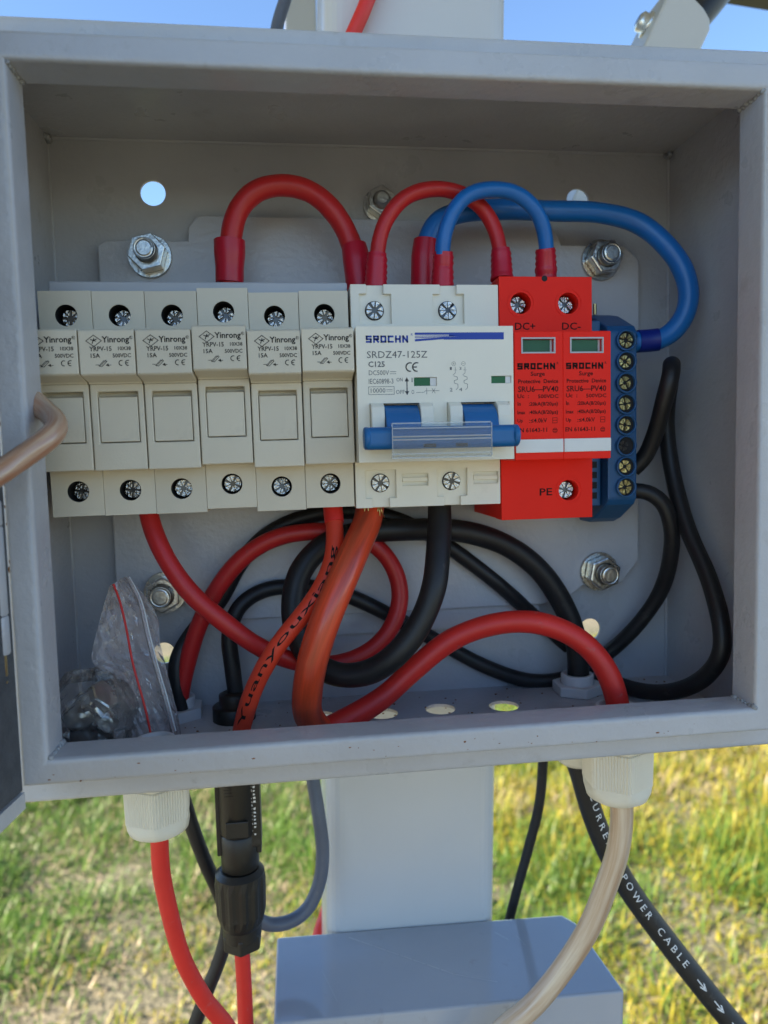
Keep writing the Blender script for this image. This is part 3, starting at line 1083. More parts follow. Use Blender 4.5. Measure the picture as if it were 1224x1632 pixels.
# ------------------------------------------------------------------ fuse holders
def build_fuse():
    root = thing('fuse_holder', 'x', 'fuse holder', (8.85, 20, -40.0), 'fuse holders in a row on the rail')
    w = 17.6
    m = MB()
    hr = 3.7
    m.front([(0, -40), (w, -40), (w, 37.9), (0, 37.9)], [circ(9.0, 29.6, hr), circ(9.0, -31.3, hr)], 0, 9)
    m.box(0.02, w - 0.02, 9.01, 42.0, -39.9, 37.8)
    m.build('body', 'fuse_plastic', root, bevel=0.45)
    # wells behind the screws
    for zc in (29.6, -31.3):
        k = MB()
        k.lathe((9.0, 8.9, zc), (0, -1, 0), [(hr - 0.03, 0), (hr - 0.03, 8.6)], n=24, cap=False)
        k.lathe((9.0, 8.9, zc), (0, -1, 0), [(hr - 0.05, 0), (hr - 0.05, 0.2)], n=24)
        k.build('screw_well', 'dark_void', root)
        screw(root, (9.0 + (0.35 if zc > 0 else 0), zc - (0.3 if zc > 0 else 0)), 3.0, 'screw_bright', 0.5 if zc > 0 else 0.2, 4.2)
    # the lever: label block, step, lower flap with an inset tile
    m = MB()
    m.side([(-0.02, 21.9), (-19.4, 21.5), (-20.0, 20.9), (-20.0, 7.2), (-19.3, 6.7), (-11.2, 5.4), (-11.0, 4.9), (-0.02, 4.9)], 0.15, w - 0.1)
    lever = m.build('lever', 'fuse_plastic', root, bevel=0.4)
    m = MB()
    m.front([(0.15, -24.0), (w - 0.1, -24.0), (w - 0.1, 4.85), (0.15, 4.85)], [[(2.5, -14.8), (16.2 - 0.6, -14.8), (16.2 - 0.6, 2.4), (2.5, 2.4)]], -10.2, -6.0)
    m.box(0.17, w - 0.12, -6.0, -0.02, -23.98, 4.8)
    m.build('flap', 'fuse_plastic', root, bevel=0.4)
    m = MB()
    m.side([(-10.0, -14.45), (-10.0, 0.5), (-7.5, 1.2), (-6.1, 1.2), (-6.1, -14.45)], 2.75, 15.35)
    m.build('inset_tile', 'fuse_plastic', root, bevel=0.2)
    # print, on the label block (plane y = -20)
    p = MB()
    y = -20.07
    dx = -18.25
    def bx(b):
        return (b[0] + dx, b[1], b[2] + dx, b[3])
    d = bx((20.8,15.9,25.6,19.5))
    cx, cz = (d[0] + d[2]) / 2, (d[1] + d[3]) / 2
    stroke(p, [(d[0], cz), (cx, d[3]), (d[2], cz), (cx, d[1]), (d[0], cz)], 0.22, y)
    stroke(p, [(cx - .9, cz + .45), (cx - .1, cz + .1), (cx + .9, cz + .55)], 0.28, y)
    stroke(p, [(cx - .45, cz - .75), (cx + .1, cz + .7)], 0.28, y)
    stroke(p, [(cx - .1, cz + .1), (cx + .6, cz - .1)], 0.25, y)
    text(p, 'Yinrong', bx((25.7,16.5,34.2,19.1)), y, bold=0.022)
    text(p, 'R', bx((34.5,18.2,35.1,19.0)), y)
    stroke(p, [(bx((34.3,18.0,35.4,19.2))[0] + 0.55 + 0.5 * math.cos(a * .7), bx((34.3,18.0,35.4,19.2))[1] + 0.62 + 0.5 * math.sin(a * .7)) for a in range(10)], 0.09, y)
    text(p, 'YRPV-15', bx((21.7,14.4,28.6,15.9)), y, bold=0.016)
    text(p, '10X38', bx((30.6,14.6,34.6,15.8)), y, bold=0.016)
    text(p, '15A', bx((22.0,12.3,24.9,13.7)), y, bold=0.016)
    text(p, '500VDC', bx((28.8,12.3,34.5,13.6)), y, bold=0.016)
    f = bx((23.4,9.5,28.1,11.7))
    w_, h_ = f[2] - f[0], f[3] - f[1]
    q = lambda u, v: (f[0] + u * w_, f[1] + v * h_)
    stroke(p, [q(0, .25), q(.2, .25)], 0.16, y)
    stroke(p, [q(.2, .1), q(.55, .85), q(.75, .75), q(.4, 0), q(.2, .1)], 0.17, y)
    stroke(p, [q(.25, .0), q(.7, .95)], 0.15, y)
    stroke(p, [q(.72, .2), q(1, .2)], 0.16, y)
    stroke(p, [q(.70, .2), q(.82, .38), q(.86, .05), q(.70, .2)], 0.2, y)
    ce_mark(p, bx((30.6,9.7,33.6,11.4)), y, 0.26)
    p.build('label_print', 'ink', lever)
    return root

FUSE_LABELS = ['grey fuse holder at the left end, partly hidden by the cabinet lip', 'grey fuse holder second from the cabinet lip, red cable leaving below',
               'grey fuse holder third from the left, between the red cable one and the raised one', 'grey fuse holder set slightly higher than its neighbours under the red boot',
               'grey fuse holder second to the left of the white breaker', 'grey fuse holder touching the white breaker, orange cable below']
fuse0 = build_fuse()
fuses = [fuse0] + [dup(fuse0) for _ in range(5)]
for i, f in enumerate(fuses):
    f['label'] = FUSE_LABELS[i]
    dz = (0, 0, 0, 1.2, -0.3, 0.3)[i]
    f.location = W((8.85 + 0.95 + 17.80 * i - 0.1 * i, 20 + (0, 0.1, -0.1, 0.1, 0.2, 0)[i], -40.0 + dz))
    f.rotation_euler = (0, -(0.62 - 0.06 * i) * math.pi / 180, 0)
for i, f in enumerate(fuses):        # every screw was left at its own angle
    for ch in f.children:
        if ch.name.startswith('screw') and 'well' not in ch.name:
            ch.rotation_euler = (rad(random.uniform(-7, 7)), random.uniform(0, 1.57), rad(random.uniform(-7, 7)))
            ch.location.y += random.uniform(-0.0006, 0.0012)

mb = MB().box(2.0, 107.0, 6.0, 14.0, 36.0, 42.6)
bus = mb.build('busbar_cover', 'bar_grey', None, bevel=0.6, org=(54, 10, 36))
tag(bus, 'pale grey strip running along the tops of the fuse holders', 'busbar')

# ------------------------------------------------------------------ main breaker
def build_breaker():
    t = thing('circuit_breaker', 'white two pole circuit breaker with blue handle under a clear cover', 'circuit breaker', (134.9, 20, -40.6))
    x0, x1 = 107.6, 162.4
    m = MB()
    # rear body and the two ledge covers with keyhole notches round the screws
    m.box(x0, x1, 1.6, 42, -40.5, 40.6)
    m.build('body', 'mcb_plastic', t, bevel=0.4)
    sc = [(116.4, 31.4), (143.5, 31.4), (116.9, -31.4), (143.8, -31.4)]
    def notch_top(cx):
        return [(cx + 6.0, 37.2), (cx + 6.0, 26.5), (cx - 5.6, 26.5), (cx - 5.6, 37.2), (cx - 3.0, 37.2), (cx - 3.0, 40.6)]
    o = [(x0, 40.6), (x0, 22.0), (x1, 22.0), (x1, 40.6)]
    o = [(x1, 40.6)] + [(143.5 + 3.2, 40.6), (143.5 + 3.2, 37.2)] + notch_top(143.5) + [(116.4 + 3.2, 40.6), (116.4 + 3.2, 37.2)] + notch_top(116.4) + [(x0, 40.6), (x0, 22.0), (x1, 22.0)]
    m = MB().front(o, [], 0, 1.58)
    m.build('upper_ledge', 'mcb_plastic', t, bevel=0.25)
    def notch_bot(cx):
        return [(cx - 3.0, -40.5), (cx - 3.0, -37.0), (cx - 5.6, -37.0), (cx - 5.6, -26.6), (cx + 5.8, -26.6), (cx + 5.8, -37.0), (cx + 3.2, -37.0), (cx + 3.2, -40.5)]
    o = [(x0, -29), (x0, -40.5)] + notch_bot(116.9) + notch_bot(143.8) + [(x1, -40.5), (x1, -22.0), (x0, -22.0)]
    slots = []
    m = MB().front(o, [[(125.0, -32.6), (134.8, -32.6), (134.8, -28.2), (125.0, -28.2)], [(152.0, -32.6), (161.6, -32.6), (161.6, -28.2), (152.0, -28.2)]], 0, 1.58)
    m.build('lower_ledge', 'mcb_plastic', t, bevel=0.25)
    for xa, xb in ((125.1, 134.7), (152.1, 161.5)):
        m = MB().box(xa, xb, 0.3, 1.7, -31.2, -29.6)
        m.build('vent_rib', 'mcb_plastic', t, bevel=0.25)
    for k, (cx, cz) in enumerate(sc):
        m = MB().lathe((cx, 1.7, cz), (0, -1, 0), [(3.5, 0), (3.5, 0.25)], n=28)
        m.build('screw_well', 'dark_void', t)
        screw(t, (cx, cz), 3.2, 'screw_bright', (0.9, 0.75, 0.6, 0.3)[k], 0.3)
    # raised front
    wins = [(127.0,2.1,134.9,5.0), (154.1,2.7,161.2,5.2)]
    wh = [[(b[0], b[1]), (b[2], b[1]), (b[2], b[3]), (b[0], b[3])] for b in wins]
    wells = [[(111.6, -17.5), (133.2, -17.5), (133.2, -3.6), (111.6, -3.6)], [(138.4, -17.5), (160.4, -17.5), (160.4, -3.6), (138.4, -3.6)]]
    m = MB().front([(107.5, -23.6), (162.0, -23.6), (162.0, 22.2), (107.5, 22.2)], wh + wells, -19, -14)
    m.box(107.52, 161.98, -14.0, -0.02, -23.58, 22.18)
    fr = m.build('front_cover', 'mcb_plastic', t, bevel=0.45)
    for b, g in zip(wins, (0.72, 0.72)):
        MB().box(b[0] + 0.1, b[0] + (b[2] - b[0]) * g, -18.4, -14.1, b[1] + 0.1, b[3] - 0.1).build('status_flag', 'green_flag', t)
        MB().box(b[0] + (b[2] - b[0]) * g + .02, b[2] - 0.1, -18.5, -14.1, b[1] + 0.1, b[3] - 0.1).build('flag_stop', 'white_plastic', t)
    for xa in (111.6, 138.4):
        for xs in (xa + 0.15, xa + 16.9):
            m = MB()
            m.side([(-14.1, -3.7), (-19.8, -3.7), (-22.2, -5.0), (-23.0, -8.6), (-23.0, -17.3), (-14.1, -17.3)], xs, xs + 4.5)
            m.build('toggle_guard', 'mcb_plastic', t, bevel=0.3)
        m = MB()
        pr_ = [(-14.1, -3.9)] + [(-14.5 - 11.0 * math.sin(rad(a)), -14.9 + 11.0 * math.cos(rad(a))) for a in range(14, 100, 8)] + [(-14.1, -17.2)]
        m.side(pr_, xa + 4.9, xa + 16.6)
        m.build('toggle', 'blue_plastic', t, bevel=0.25)
    m = MB()
    m.side([(-25.0, -12.2), (-29.2, -12.0), (-30.6, -13.4), (-30.6, -18.0), (-29.2, -19.4), (-25.0, -19.2)], 109.0, 159.0)
    hb = m.build('handle_bar', 'blue_plastic', t, bevel=0.7, seg=3)
    for xs in (108.4, 158.6):
        MB().lathe((xs, -27.8, -15.6), (1, 0, 0), [(3.2, 0), (3.7, 0.4), (3.7, 1.6), (3.2, 2.0)], n=24).build('handle_end', 'blue_plastic', hb)
    for xa in (127.9, 138.6):
        MB().box(xa, xa + 4.0, -30.75, -30.5, -19.0, -17.8).build('handle_slot', 'dark_void', hb)
    # clear cover, folded sheet
    m = MB()
    prof = [(-28.0, -10.9), (-31.4, -11.2), (-31.9, -12.6), (-31.7, -15.2), (-32.5, -15.6), (-32.4, -21.0), (-31.8, -22.3), (-27.5, -22.5)]
    inner = [(a + 0.5 if i not in (0, 7) else a, z + (-0.5 if i < 4 else 0.45)) for i, (a, z) in enumerate(prof)]
    m.side(prof + inner[::-1], 117.3, 150.2)
    m.build('clear_cover', 'clear_cover', t)
    for za, ya in ((-11.05, -31.3), (-12.7, -31.85), (-15.4, -32.35), (-16.4, -32.4), (-21.0, -32.3), (-22.3, -31.9)):
        MB().box(117.25, 150.25, ya - 0.28, ya + 0.05, za - 0.22, za + 0.22).build('cover_edge_glint', 'edge_glint', t)  # milky strips paint highlights along the cover's edges and folds
    for xa in (117.15, 150.05):
        MB().box(xa, xa + 0.3, -32.75, -32.1, -22.0, -11.3).build('cover_edge_glint', 'edge_glint', t)
    # print
    y = -19.06
    p = MB()
    block_text(p, 'SROCHN', (110.8,16.7,125.7,19.1), y, 0.62)
    b = (127.6,16.9,158.7,20.2)
    w_, h_ = b[2] - b[0], b[3] - b[1]
    q = lambda u, v: (b[0] + u * w_, y, b[1] + v * h_)
    p.add([q(.0, .72), q(.5, .72), q(.5, .95), q(.0, .95)], [(0, 1, 2, 3)], False)
    p.add([q(.38, .52), q(.5, .52), q(.5, .72), q(.38, .72)], [(0, 1, 2, 3)], False)
    p.add([q(.0, .55), q(.44, .6), q(.44, .66), q(.0, .62)], [(0, 1, 2, 3)], False)
    p.add([q(.0, .38), q(.38, .5), q(.38, .56), q(.0, .46)], [(0, 1, 2, 3)], False)
    p.add([q(.0, .05), q(.32, .27), q(.32, .48), q(.0, .28)], [(0, 1, 2, 3)], False)
    p.add([q(.32, .22), q(1, .22), q(1, .95), q(.5, .95), q(.5, .52), q(.32, .48)], [(0, 1, 2, 3, 4, 5)], False)
    text(p, 'R', (126.3,19.0,127.0,19.8), y)
    p.build('logo_print', 'ink_blue', fr)
    p = MB()
    text(p, 'SRDZ47-125Z', (111.1,11.6,131.8,13.9), y)
    text(p, 'C125', (111.5,8.6,117.1,10.5), y, bold=0.02)
    ce_mark(p, (124.3,7.0,128.3,10.0), y, 0.4)
    text(p, 'DC500V', (111.6,5.9,118.5,7.5), y)
    d = (118.9,6.0,120.9,7.3)
    stroke(p, [(d[0], d[3] - .3), (d[2], d[3] - .3)], 0.16, y)
    for k in range(3):
        stroke(p, [(d[0] + k * .75, d[1] + .3), (d[0] + k * .75 + .4, d[1] + .3)], 0.16, y)
    text(p, 'IEC60898-3', (111.5,3.0,119.9,4.7), y)
    text(p, 'ON', (121.0,3.7,123.1,4.9), y)
    text(p, 'OFF', (120.7,-0.5,123.7,0.8), y)
    text(p, 'O', (126.1,-0.6,127.0,0.8), y)
    text(p, 'I', (126.2,3.4,126.5,4.9), y)
    d = (111.4,-0.6,120.1,2.0)
    stroke(p, [(d[0], d[1]), (d[2], d[1]), (d[2], d[3]), (d[0], d[3]), (d[0], d[1])], 0.15, y)
    text(p, '10000', (112.1,0.0,117.1,1.5), y)
    stroke(p, [(d[2] - 2.6, d[1] + 1.6), (d[2] - .5, d[1] + 1.6)], 0.14, y)
    stroke(p, [(d[2] - 2.6, d[1] + 1.1), (d[2] - .5, d[1] + 1.1)], 0.10, y)
    d = (123.7,-1.0,125.4,5.1)
    cx = (d[0] + d[2]) / 2
    stroke(p, [(cx, d[1] + .8), (cx, d[3] - .8)], 0.4, y)
    for zt, s_ in ((d[3], -1), (d[1], 1)):
        p.add([(cx, y, zt), (cx - .75, y, zt + s_ * 1.4), (cx + .75, y, zt + s_ * 1.4)], [(0, 1, 2)], False)
    d = (127.8,-1.0,135.7,1.6)
    w_, h_ = d[2] - d[0], d[3] - d[1]
    q = lambda u, v: (d[0] + u * w_, d[1] + v * h_)
    stroke(p, [q(0, .35), q(.32, .35), q(.42, .6)], 0.13, y)
    stroke(p, [q(.45, .1), q(.45, .9)], 0.13, y)
    stroke(p, [q(.45, .55), q(1, .55)], 0.13, y)
    stroke(p, [q(.68, .25), q(.82, .85)], 0.12, y)
    stroke(p, [q(.82, .25), q(.68, .85)], 0.12, y)
    # wiring diagram of the two poles
    d = (139.4,0.1,146.2,10.2)
    w_, h_ = d[2] - d[0], d[3] - d[1]
    q = lambda u, v: (d[0] + u * w_, d[1] + v * h_)
    for u in (.22, .72):
        stroke(p, [(q(u, .93)[0] + .7 * math.cos(a * .6), q(u, .93)[1] + .7 * math.sin(a * .6)) for a in range(12)], 0.09, y)
        stroke(p, [(q(u, .93)[0] - .35, q(u, .93)[1]), (q(u, .93)[0] + .35, q(u, .93)[1])], 0.09, y)
        stroke(p, [q(u + .08, .82), q(u + .08, .62), q(u - .04, .55)], 0.12, y)
        stroke(p, [q(u, .52), q(u + .18, .48), q(u + .18, .40), q(u + .02, .36), q(u + .02, .28), q(u + .2, .24), q(u + .2, .12), q(u + .1, .05)], 0.14, y)
        stroke(p, [q(u, .72), q(u + .16, .72)], 0.09, y)
    stroke(p, [(q(.22, .93)[0], q(.22, .93)[1] - .35), (q(.22, .93)[0], q(.22, .93)[1] + .35)], 0.09, y)
    text(p, '1', (*q(0.02, .72), *q(.12, .82)), y)
    text(p, '3', (*q(.50, .72), *q(.62, .82)), y)
    text(p, '2', (*q(0.0, .0), *q(.14, .12)), y)
    text(p, '4', (*q(.48, .0), *q(.64, .12)), y)
    p.build('rating_print', 'ink_grey', fr)
    return t
build_breaker()

# ------------------------------------------------------------------ surge protector
def build_spd():
    t = thing('surge_protector', 'red two pole surge protector marked DC plus and DC minus', 'surge protector', (180.5, 20, -46.8))
    x0, x1 = 162.75, 198.6
    m = MB()
    hs = [(171.0, 33.9), (189.4, 33.9), (189.2, -36.2)]
    m.front([(x0, -46.8), (x1, -46.8), (x1, 43.6), (x0, 43.6)], [circ(x, z, 3.9) for x, z in hs], 0, 8)
    m.box(x0 + .02, x1 - .02, 8.01, 42, -46.6, 43.4)
    base = m.build('base', 'red_plastic', t, bevel=0.6)
    for k, (x, z) in enumerate(hs):
        m = MB()
        m.lathe((x, 7.9, z), (0, -1, 0), [(3.87, 0), (3.87, 7.6)], n=28, cap=False)
        m.build('screw_well', 'red_plastic', t)
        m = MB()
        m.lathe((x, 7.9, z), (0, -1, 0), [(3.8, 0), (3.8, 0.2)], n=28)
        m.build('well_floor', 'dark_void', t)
        screw(t, (x - 0.2, z), 3.1, 'screw_bright', (0.5, 0.8, 0.3)[k], 3.2)
        m = MB()
        rim = [(x + 5.0 * math.cos(rad(a)), z + 5.0 * math.sin(rad(a))) for a in range(0, 361, 15)]
        for a_, b_ in zip(rim, rim[1:]):
            pass
        m.front(circ(x, z, 5.2, 32), [circ(x, z, 4.9, 32)], -0.22, -0.01)
        m.build('well_rim', 'red_plastic', t)
    MB().front(circ(180.2, 42.9, 1.1, 12), [], -0.12, -0.02).build('locating_notch', 'dark_void', t)
    # markings on the base
    y = -0.06
    p = MB()
    text(p, 'DC+', (168.7,24.1,176.5,26.8), y, bold=0.01)
    p.build('terminal_print', 'ink_red', base)
    p = MB()
    text(p, 'DC-', (186.9,24.1,194.1,26.8), y, bold=0.01)
    p.build('terminal_print', 'ink_red', base)
    p = MB()
    text(p, 'PE', (177.7,-37.9,182.6,-35.2), y, bold=0.01)
    p.build('terminal_print', 'ink_red', base)
    # two plug-in modules
    def module(first=True):
        ox = 180.2
        m = MB()
        wb = (183.3 , 13.4, 194.6, 17.9)
        m.front([(ox + .1, -24.2), (ox + 17.7, -24.2), (ox + 17.7, 20.6), (ox + .1, 20.6)], [[(wb[0], wb[1]), (wb[2], wb[1]), (wb[2], wb[3]), (wb[0], wb[3])]], -18, -14)
        m.box(ox + .12, ox + 17.68, -14, -0.02, -24.18, 20.58)
        mod = m.build('plug_module', 'red_plastic', t, bevel=0.5)
        MB().box(wb[0] + .1, wb[2] - 0.9, -16.4, -14.1, wb[1] + .1, wb[3] - .1).build('status_flag', 'green_flag', mod)
        MB().box(wb[2] - 0.85, wb[2] - .1, -16.2, -14.1, wb[1] + .1, wb[3] - .1).build('flag_stop', 'white_plastic', mod)
        MB().front([(wb[0] - .5, wb[1] - .5), (wb[2] + .5, wb[1] - .5), (wb[2] + .5, wb[3] + .5), (wb[0] - .5, wb[3] + .5)], [[(wb[0], wb[1]), (wb[2], wb[1]), (wb[2], wb[3]), (wb[0], wb[3])]], -18.25, -18.02).build('window_frame', 'bar_grey', mod)
        MB().box(wb[0] + .02, wb[2] - .02, -17.9, -17.6, wb[1] + .02, wb[3] - .02).build('window_pane', 'clear_window', mod)
        MB().box(ox + .25, ox + 17.55, -18.6, -18.02, -21.6, -16.9).build('white_band', 'white_plastic', mod, bevel=0.25)
        p = MB()
        y = -18.07
        block_text(p, 'SROCHN', (181.3,7.4,195.4,9.6), y, 0.62)
        text(p, 'R', (195.6,9.1,196.2,9.9), y)
        text(p, 'Surge', (186.1,4.7,191.2,6.6), y, bold=0.014)
        text(p, 'Protective  Device', (181.6,2.6,196.1,4.0), y, bold=0.014)
        text(p, 'SRU6—PV40', (181.5,-0.4,196.1,1.6), y, bold=0.01)
        text(p, 'Uc  :', (181.3,-2.5,185.4,-1.1), y, bold=0.01)
        text(p, '500VDC', (188.7,-2.6,196.1,-1.3), y, bold=0.01)
        text(p, 'In', (181.3,-5.1,182.4,-3.8), y, bold=0.014)
        text(p, ':20kA(8/20µs)', (185.4,-5.6,195.9,-3.9), y, bold=0.014)
        text(p, 'Imax', (181.2,-8.1,184.0,-6.8), y, bold=0.014)
        text(p, ':40kA(8/20µs)', (185.4,-8.5,195.9,-6.8), y, bold=0.014)
        text(p, 'Up', (181.2,-11.3,183.1,-9.7), y, bold=0.01)
        text(p, ':≤4.0kV', (185.4,-11.1,191.9,-9.6), y, bold=0.01)
        text(p, 'EN 61643-11', (181.0,-14.4,191.9,-12.9), y, bold=0.01)
        d = (194.0,-11.3,195.6,-9.5)
        stroke(p, [(d[0], d[1]), (d[2], d[1]), (d[2], d[3]), (d[0], d[3]), (d[0], d[1])], 0.14, y)
        stroke(p, [(d[0], (d[1] + d[3]) / 2), (d[2], (d[1] + d[3]) / 2)], 0.14, y)
        cx, cz = d[0] + .8, d[1] - 2.6
        stroke(p, [(cx + .8 * math.cos(a * .5), cz + .8 * math.sin(a * .5)) for a in range(14)], 0.13, y)
        stroke(p, [(cx - .5, cz - .3), (cx + .5, cz - .3)], 0.2, y)
        stroke(p, [(cx - .5, cz + .3), (cx + .5, cz + .3)], 0.2, y)
        p.build('label_print', 'ink_red', mod)
        return mod
    a = module()
    b = a.copy()
    C.objects.link(b)
    b.parent = t
    b.location = Vector((-17.62, 0, 0)) / 1000
    for ch in a.children:
        c = ch.copy()
        C.objects.link(c)
        c.parent = b
build_spd()

# ------------------------------------------------------------------ blue terminal block
def build_terminal():
    t = thing('terminal_block', 'dark blue terminal block with a column of eight brass screws', 'terminal block', (217, 20, -50))
    m = MB()
    x0, x1, y0 = 210.3, 222.6, 12.0
    m.side([(y0, 25.5), (y0 + 2.0, 28.0), (y0 + 16, 34.5), (y0 + 24, 36.5), (42, 36.5), (42, -52), (y0 + 20, -52), (y0 + 14, -50.0), (y0 + 2, -43.5), (y0, -41)], x0, x1)
    m.build('housing', 'terminal_blue', t, bevel=0.7)
    for k in range(8):
        z = 21.9 - 8.32 * k
        x = 217.6
        m = MB()
        m.lathe((x, y0 - 0.02, z), (0, -1, 0), [(4.15, 0), (4.15, 1.6), (3.5, 1.6), (3.5, 0.05)], n=28, cap=False)
        m.build('screw_collar', 'terminal_blue', t)
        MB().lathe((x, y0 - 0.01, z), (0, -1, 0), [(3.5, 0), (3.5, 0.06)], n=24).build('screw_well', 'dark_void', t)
        if k != 5:
            screw(t, (x - (0.0 if k == 0 else 0.45), z), 2.9 if k in (0, 7) else 2.5, 'screw_brass', 0.3 + k * 0.37, y0 - 0.75)
        else:
            screw(t, (x - 0.8, z), 2.0, 'screw_dark', 0.3, y0 - 0.3)
    m = MB().box(199.6, 210.0, 18.0, 42, -44.0, 31.0)
    m.build('end_bracket', 'terminal_blue', t, bevel=0.5)
    for k in range(5):
        MB().box(203.0, 208.2, 17.7, 18.0, -41 + k * 4.2, -38.4 + k * 4.2).build('bracket_slot', 'dark_void', t)
    MB().lathe((214.5, 34, 36.3), (0, 0, 1), [(0.8, 0), (0.8, 4.5)], n=10).build('wire_pin', 'brass', t)
build_terminal()

# ------------------------------------------------------------------ cables inside the cabinet
GB_, GR_ = 'black cables inside the cabinet', 'red cables inside the cabinet'
def cable(name, label, pts, r, m, group=None, n=20, parts=(), cat='cable'):
    rf = r if callable(r) else (lambda t: r)
    r_max = max(rf(0.1), rf(0.9))
    if group in (GB_, GR_):         # these lie in front of the plate and the back wall
        pts = [(x, min(y, (45.4 if z > -92 else 51.5) - r_max), z) for x, y, z in pts]
    ph = random.uniform(0, 6)
    if name in ('black_cable', 'cable_jumper', 'hanging_cable') and 'lettering' not in label:      # nothing bends in perfect arcs
        pts = [p if k in (0, 1, len(pts) - 1) else (p[0] + random.uniform(-.5, .5), p[1] + random.uniform(-.4, .2), p[2] + random.uniform(-.5, .5)) for k, p in enumerate(pts)]
    mb = MB().tube(pts, lambda t: rf(t) * (1 + 0.012 * math.sin(t * 41 + ph) + 0.008 * math.sin(t * 97 + 2 * ph)), n=n)
    o = mb.build(name, m, None, org=pts[0])
    tag(o, label, cat, group)
    for pname, ppts, pr_, pm_ in parts:
        MB().tube(ppts, pr_, n=24, step=1.0).build(pname, pm_, o)
    return o

GJ = 'jumper cables looping over the devices'
def boot(t):       # heat-shrink boot: a wide mouth, a slight waist
    return 5.9 - 0.55 * min(1, max(0, (t - 0.3) * 3)) if t < 0.9 else 5.3
def boot2(t):
    return 4.9 + 0.5 * min(1, t * 3)
def ridged(t):
    return 3.55 + (0.34 if int(t * 11) % 2 else 0.0) + 0.55 * t

cable('cable_jumper', 'thick red jumper cable arching over the fuse holders to the breaker',
      [(63.2,22.0,43.4),(63.7,22.0,50.9),(65.0,22.0,63.8),(67.9,22.0,73.1),(74.6,22.0,80.2),(84.6,22.0,82.2),(94.5,22.0,80.6),(102.5,22.0,74.1),(107.9,22.0,66.4),(111.3,22.0,58.4),(112.9,21.0,48.6),(113.6,20.0,41.2)], 4.05, 'cable_red', GJ,
      parts=[('boot', [(63.9,22.0,61.7),(63.8,22.0,57.9),(63.3,22.0,45.8)], boot, 'boot_red'), ('boot', [(111.4,22.0,60.3),(112.3,21.0,53.4),(113.2,20.0,43.1)], boot2, 'boot_red')])
cable('cable_jumper', 'thin red jumper cable from the breaker to the surge protector',
      [(117.7,9.0,38.8),(118.4,9.0,45.7),(119.6,9.0,57.1),(122.6,9.0,65.8),(129.7,9.0,73.9),(140.7,10.0,78.3),(150.5,11.0,77.7),(159.2,12.0,72.9),(164.5,12.0,65.5),(166.6,11.0,55.9),(166.9,10.0,43.8)], 2.85, 'cable_red', GJ,
      parts=[('boot', [(118.8,9.0,53.9),(118.5,9.0,49.1),(117.8,9.0,40.6)], ridged, 'boot_red'), ('boot', [(166.8,11.0,56.6),(167.0,11.0,52.3),(166.9,10.0,44.8)], ridged, 'boot_red')])
cable('cable_jumper', 'thin blue jumper cable arching in front of the thick blue one',
      [(143.1,7.0,38.4),(143.3,7.0,45.3),(143.3,5.0,55.1),(145.4,4.0,65.0),(151.4,3.0,72.8),(161.2,3.0,75.9),(171.5,4.0,74.9),(178.6,5.0,69.5),(182.7,7.0,61.4),(184.1,9.0,53.1),(184.3,10.0,43.9)], 2.85, 'cable_blue', GJ,
      parts=[('boot', [(143.4,6.0,54.0),(143.3,7.0,48.8),(142.9,7.0,40.2)], ridged, 'boot_red'), ('boot', [(183.5,8.0,56.1),(184.0,9.0,51.9),(184.4,10.0,44.9)], ridged, 'boot_red')])
cable('cable_jumper', 'thick blue cable running from the breaker round to the terminal block',
      [(138.7,22.0,41.7),(139.2,22.0,51.4),(140.1,22.0,61.6),(144.6,22.0,69.8),(154.2,22.0,73.8),(171.1,23.0,75.1),(192.2,24.0,75.6),(212.1,24.0,74.9),(227.3,22.0,70.8),(237.3,18.0,61.5),(243.8,16.0,50.6),(245.8,15.0,40.4),(244.0,16.0,31.2),(238.9,18.0,25.2),(232.7,19.0,22.9),(225.1,20.0,22.8)], 4.05, 'cable_blue', GJ,
      parts=[('boot', [(139.9,22.0,62.8),(139.3,22.0,56.3),(138.8,22.0,43.7)], boot2, 'boot_red'), ('end_sleeve', [(235.0,18.7,23.3),(231.6,19.5,23.0),(226.7,20.0,22.8)], 4.6, 'sleeve_blue')])

GB = 'black cables inside the cabinet'
cable('black_cable', 'black cable rising from the terminal block and looping down the right wall',
      [(226.6,24.0,-29.6),(230.3,22.0,-25.7),(232.6,16.0,-16.0),(232.3,8.0,-2.7),(233.3,6.0,7.4),(237.3,12.0,12.1),(244.0,26.0,5.9),(245.9,32.0,-9.1),(246.7,28.0,-30.7),(246.9,16.0,-54.0),(248.0,2.0,-74.1),(246.7,-9.0,-90.5),(245.4,-10.0,-101.2),(242.3,-2.0,-113.4),(235.5,10.0,-121.2),(227.9,25.0,-124.3),(220.9,38.0,-124.6),(213.9,46.0,-128.1)], 3.4, 'cable_black', GB)
cable('black_cable', 'black cable curving from the lowest terminal screw down behind the red arch',
      [(225.8,24.0,-38.6),(231.7,22.0,-38.9),(237.7,20.0,-43.5),(242.2,20.0,-53.7),(244.2,24.0,-66.8),(243.5,32.0,-84.6),(235.2,40.0,-102.3),(223.5,47.0,-116.3),(208.0,50.0,-125.5),(189.9,50.0,-126.4),(170.7,50.0,-119.3),(147.6,50.0,-105.4),(125.0,49.0,-90.5),(104.3,48.0,-80.3),(86.6,46.0,-76.4),(70.6,42.0,-77.3),(60.2,38.0,-83.0),(56.4,36.0,-93.5),(56.9,35.0,-109.2),(58.8,34.0,-127.7)], 3.3, 'cable_black', GB)
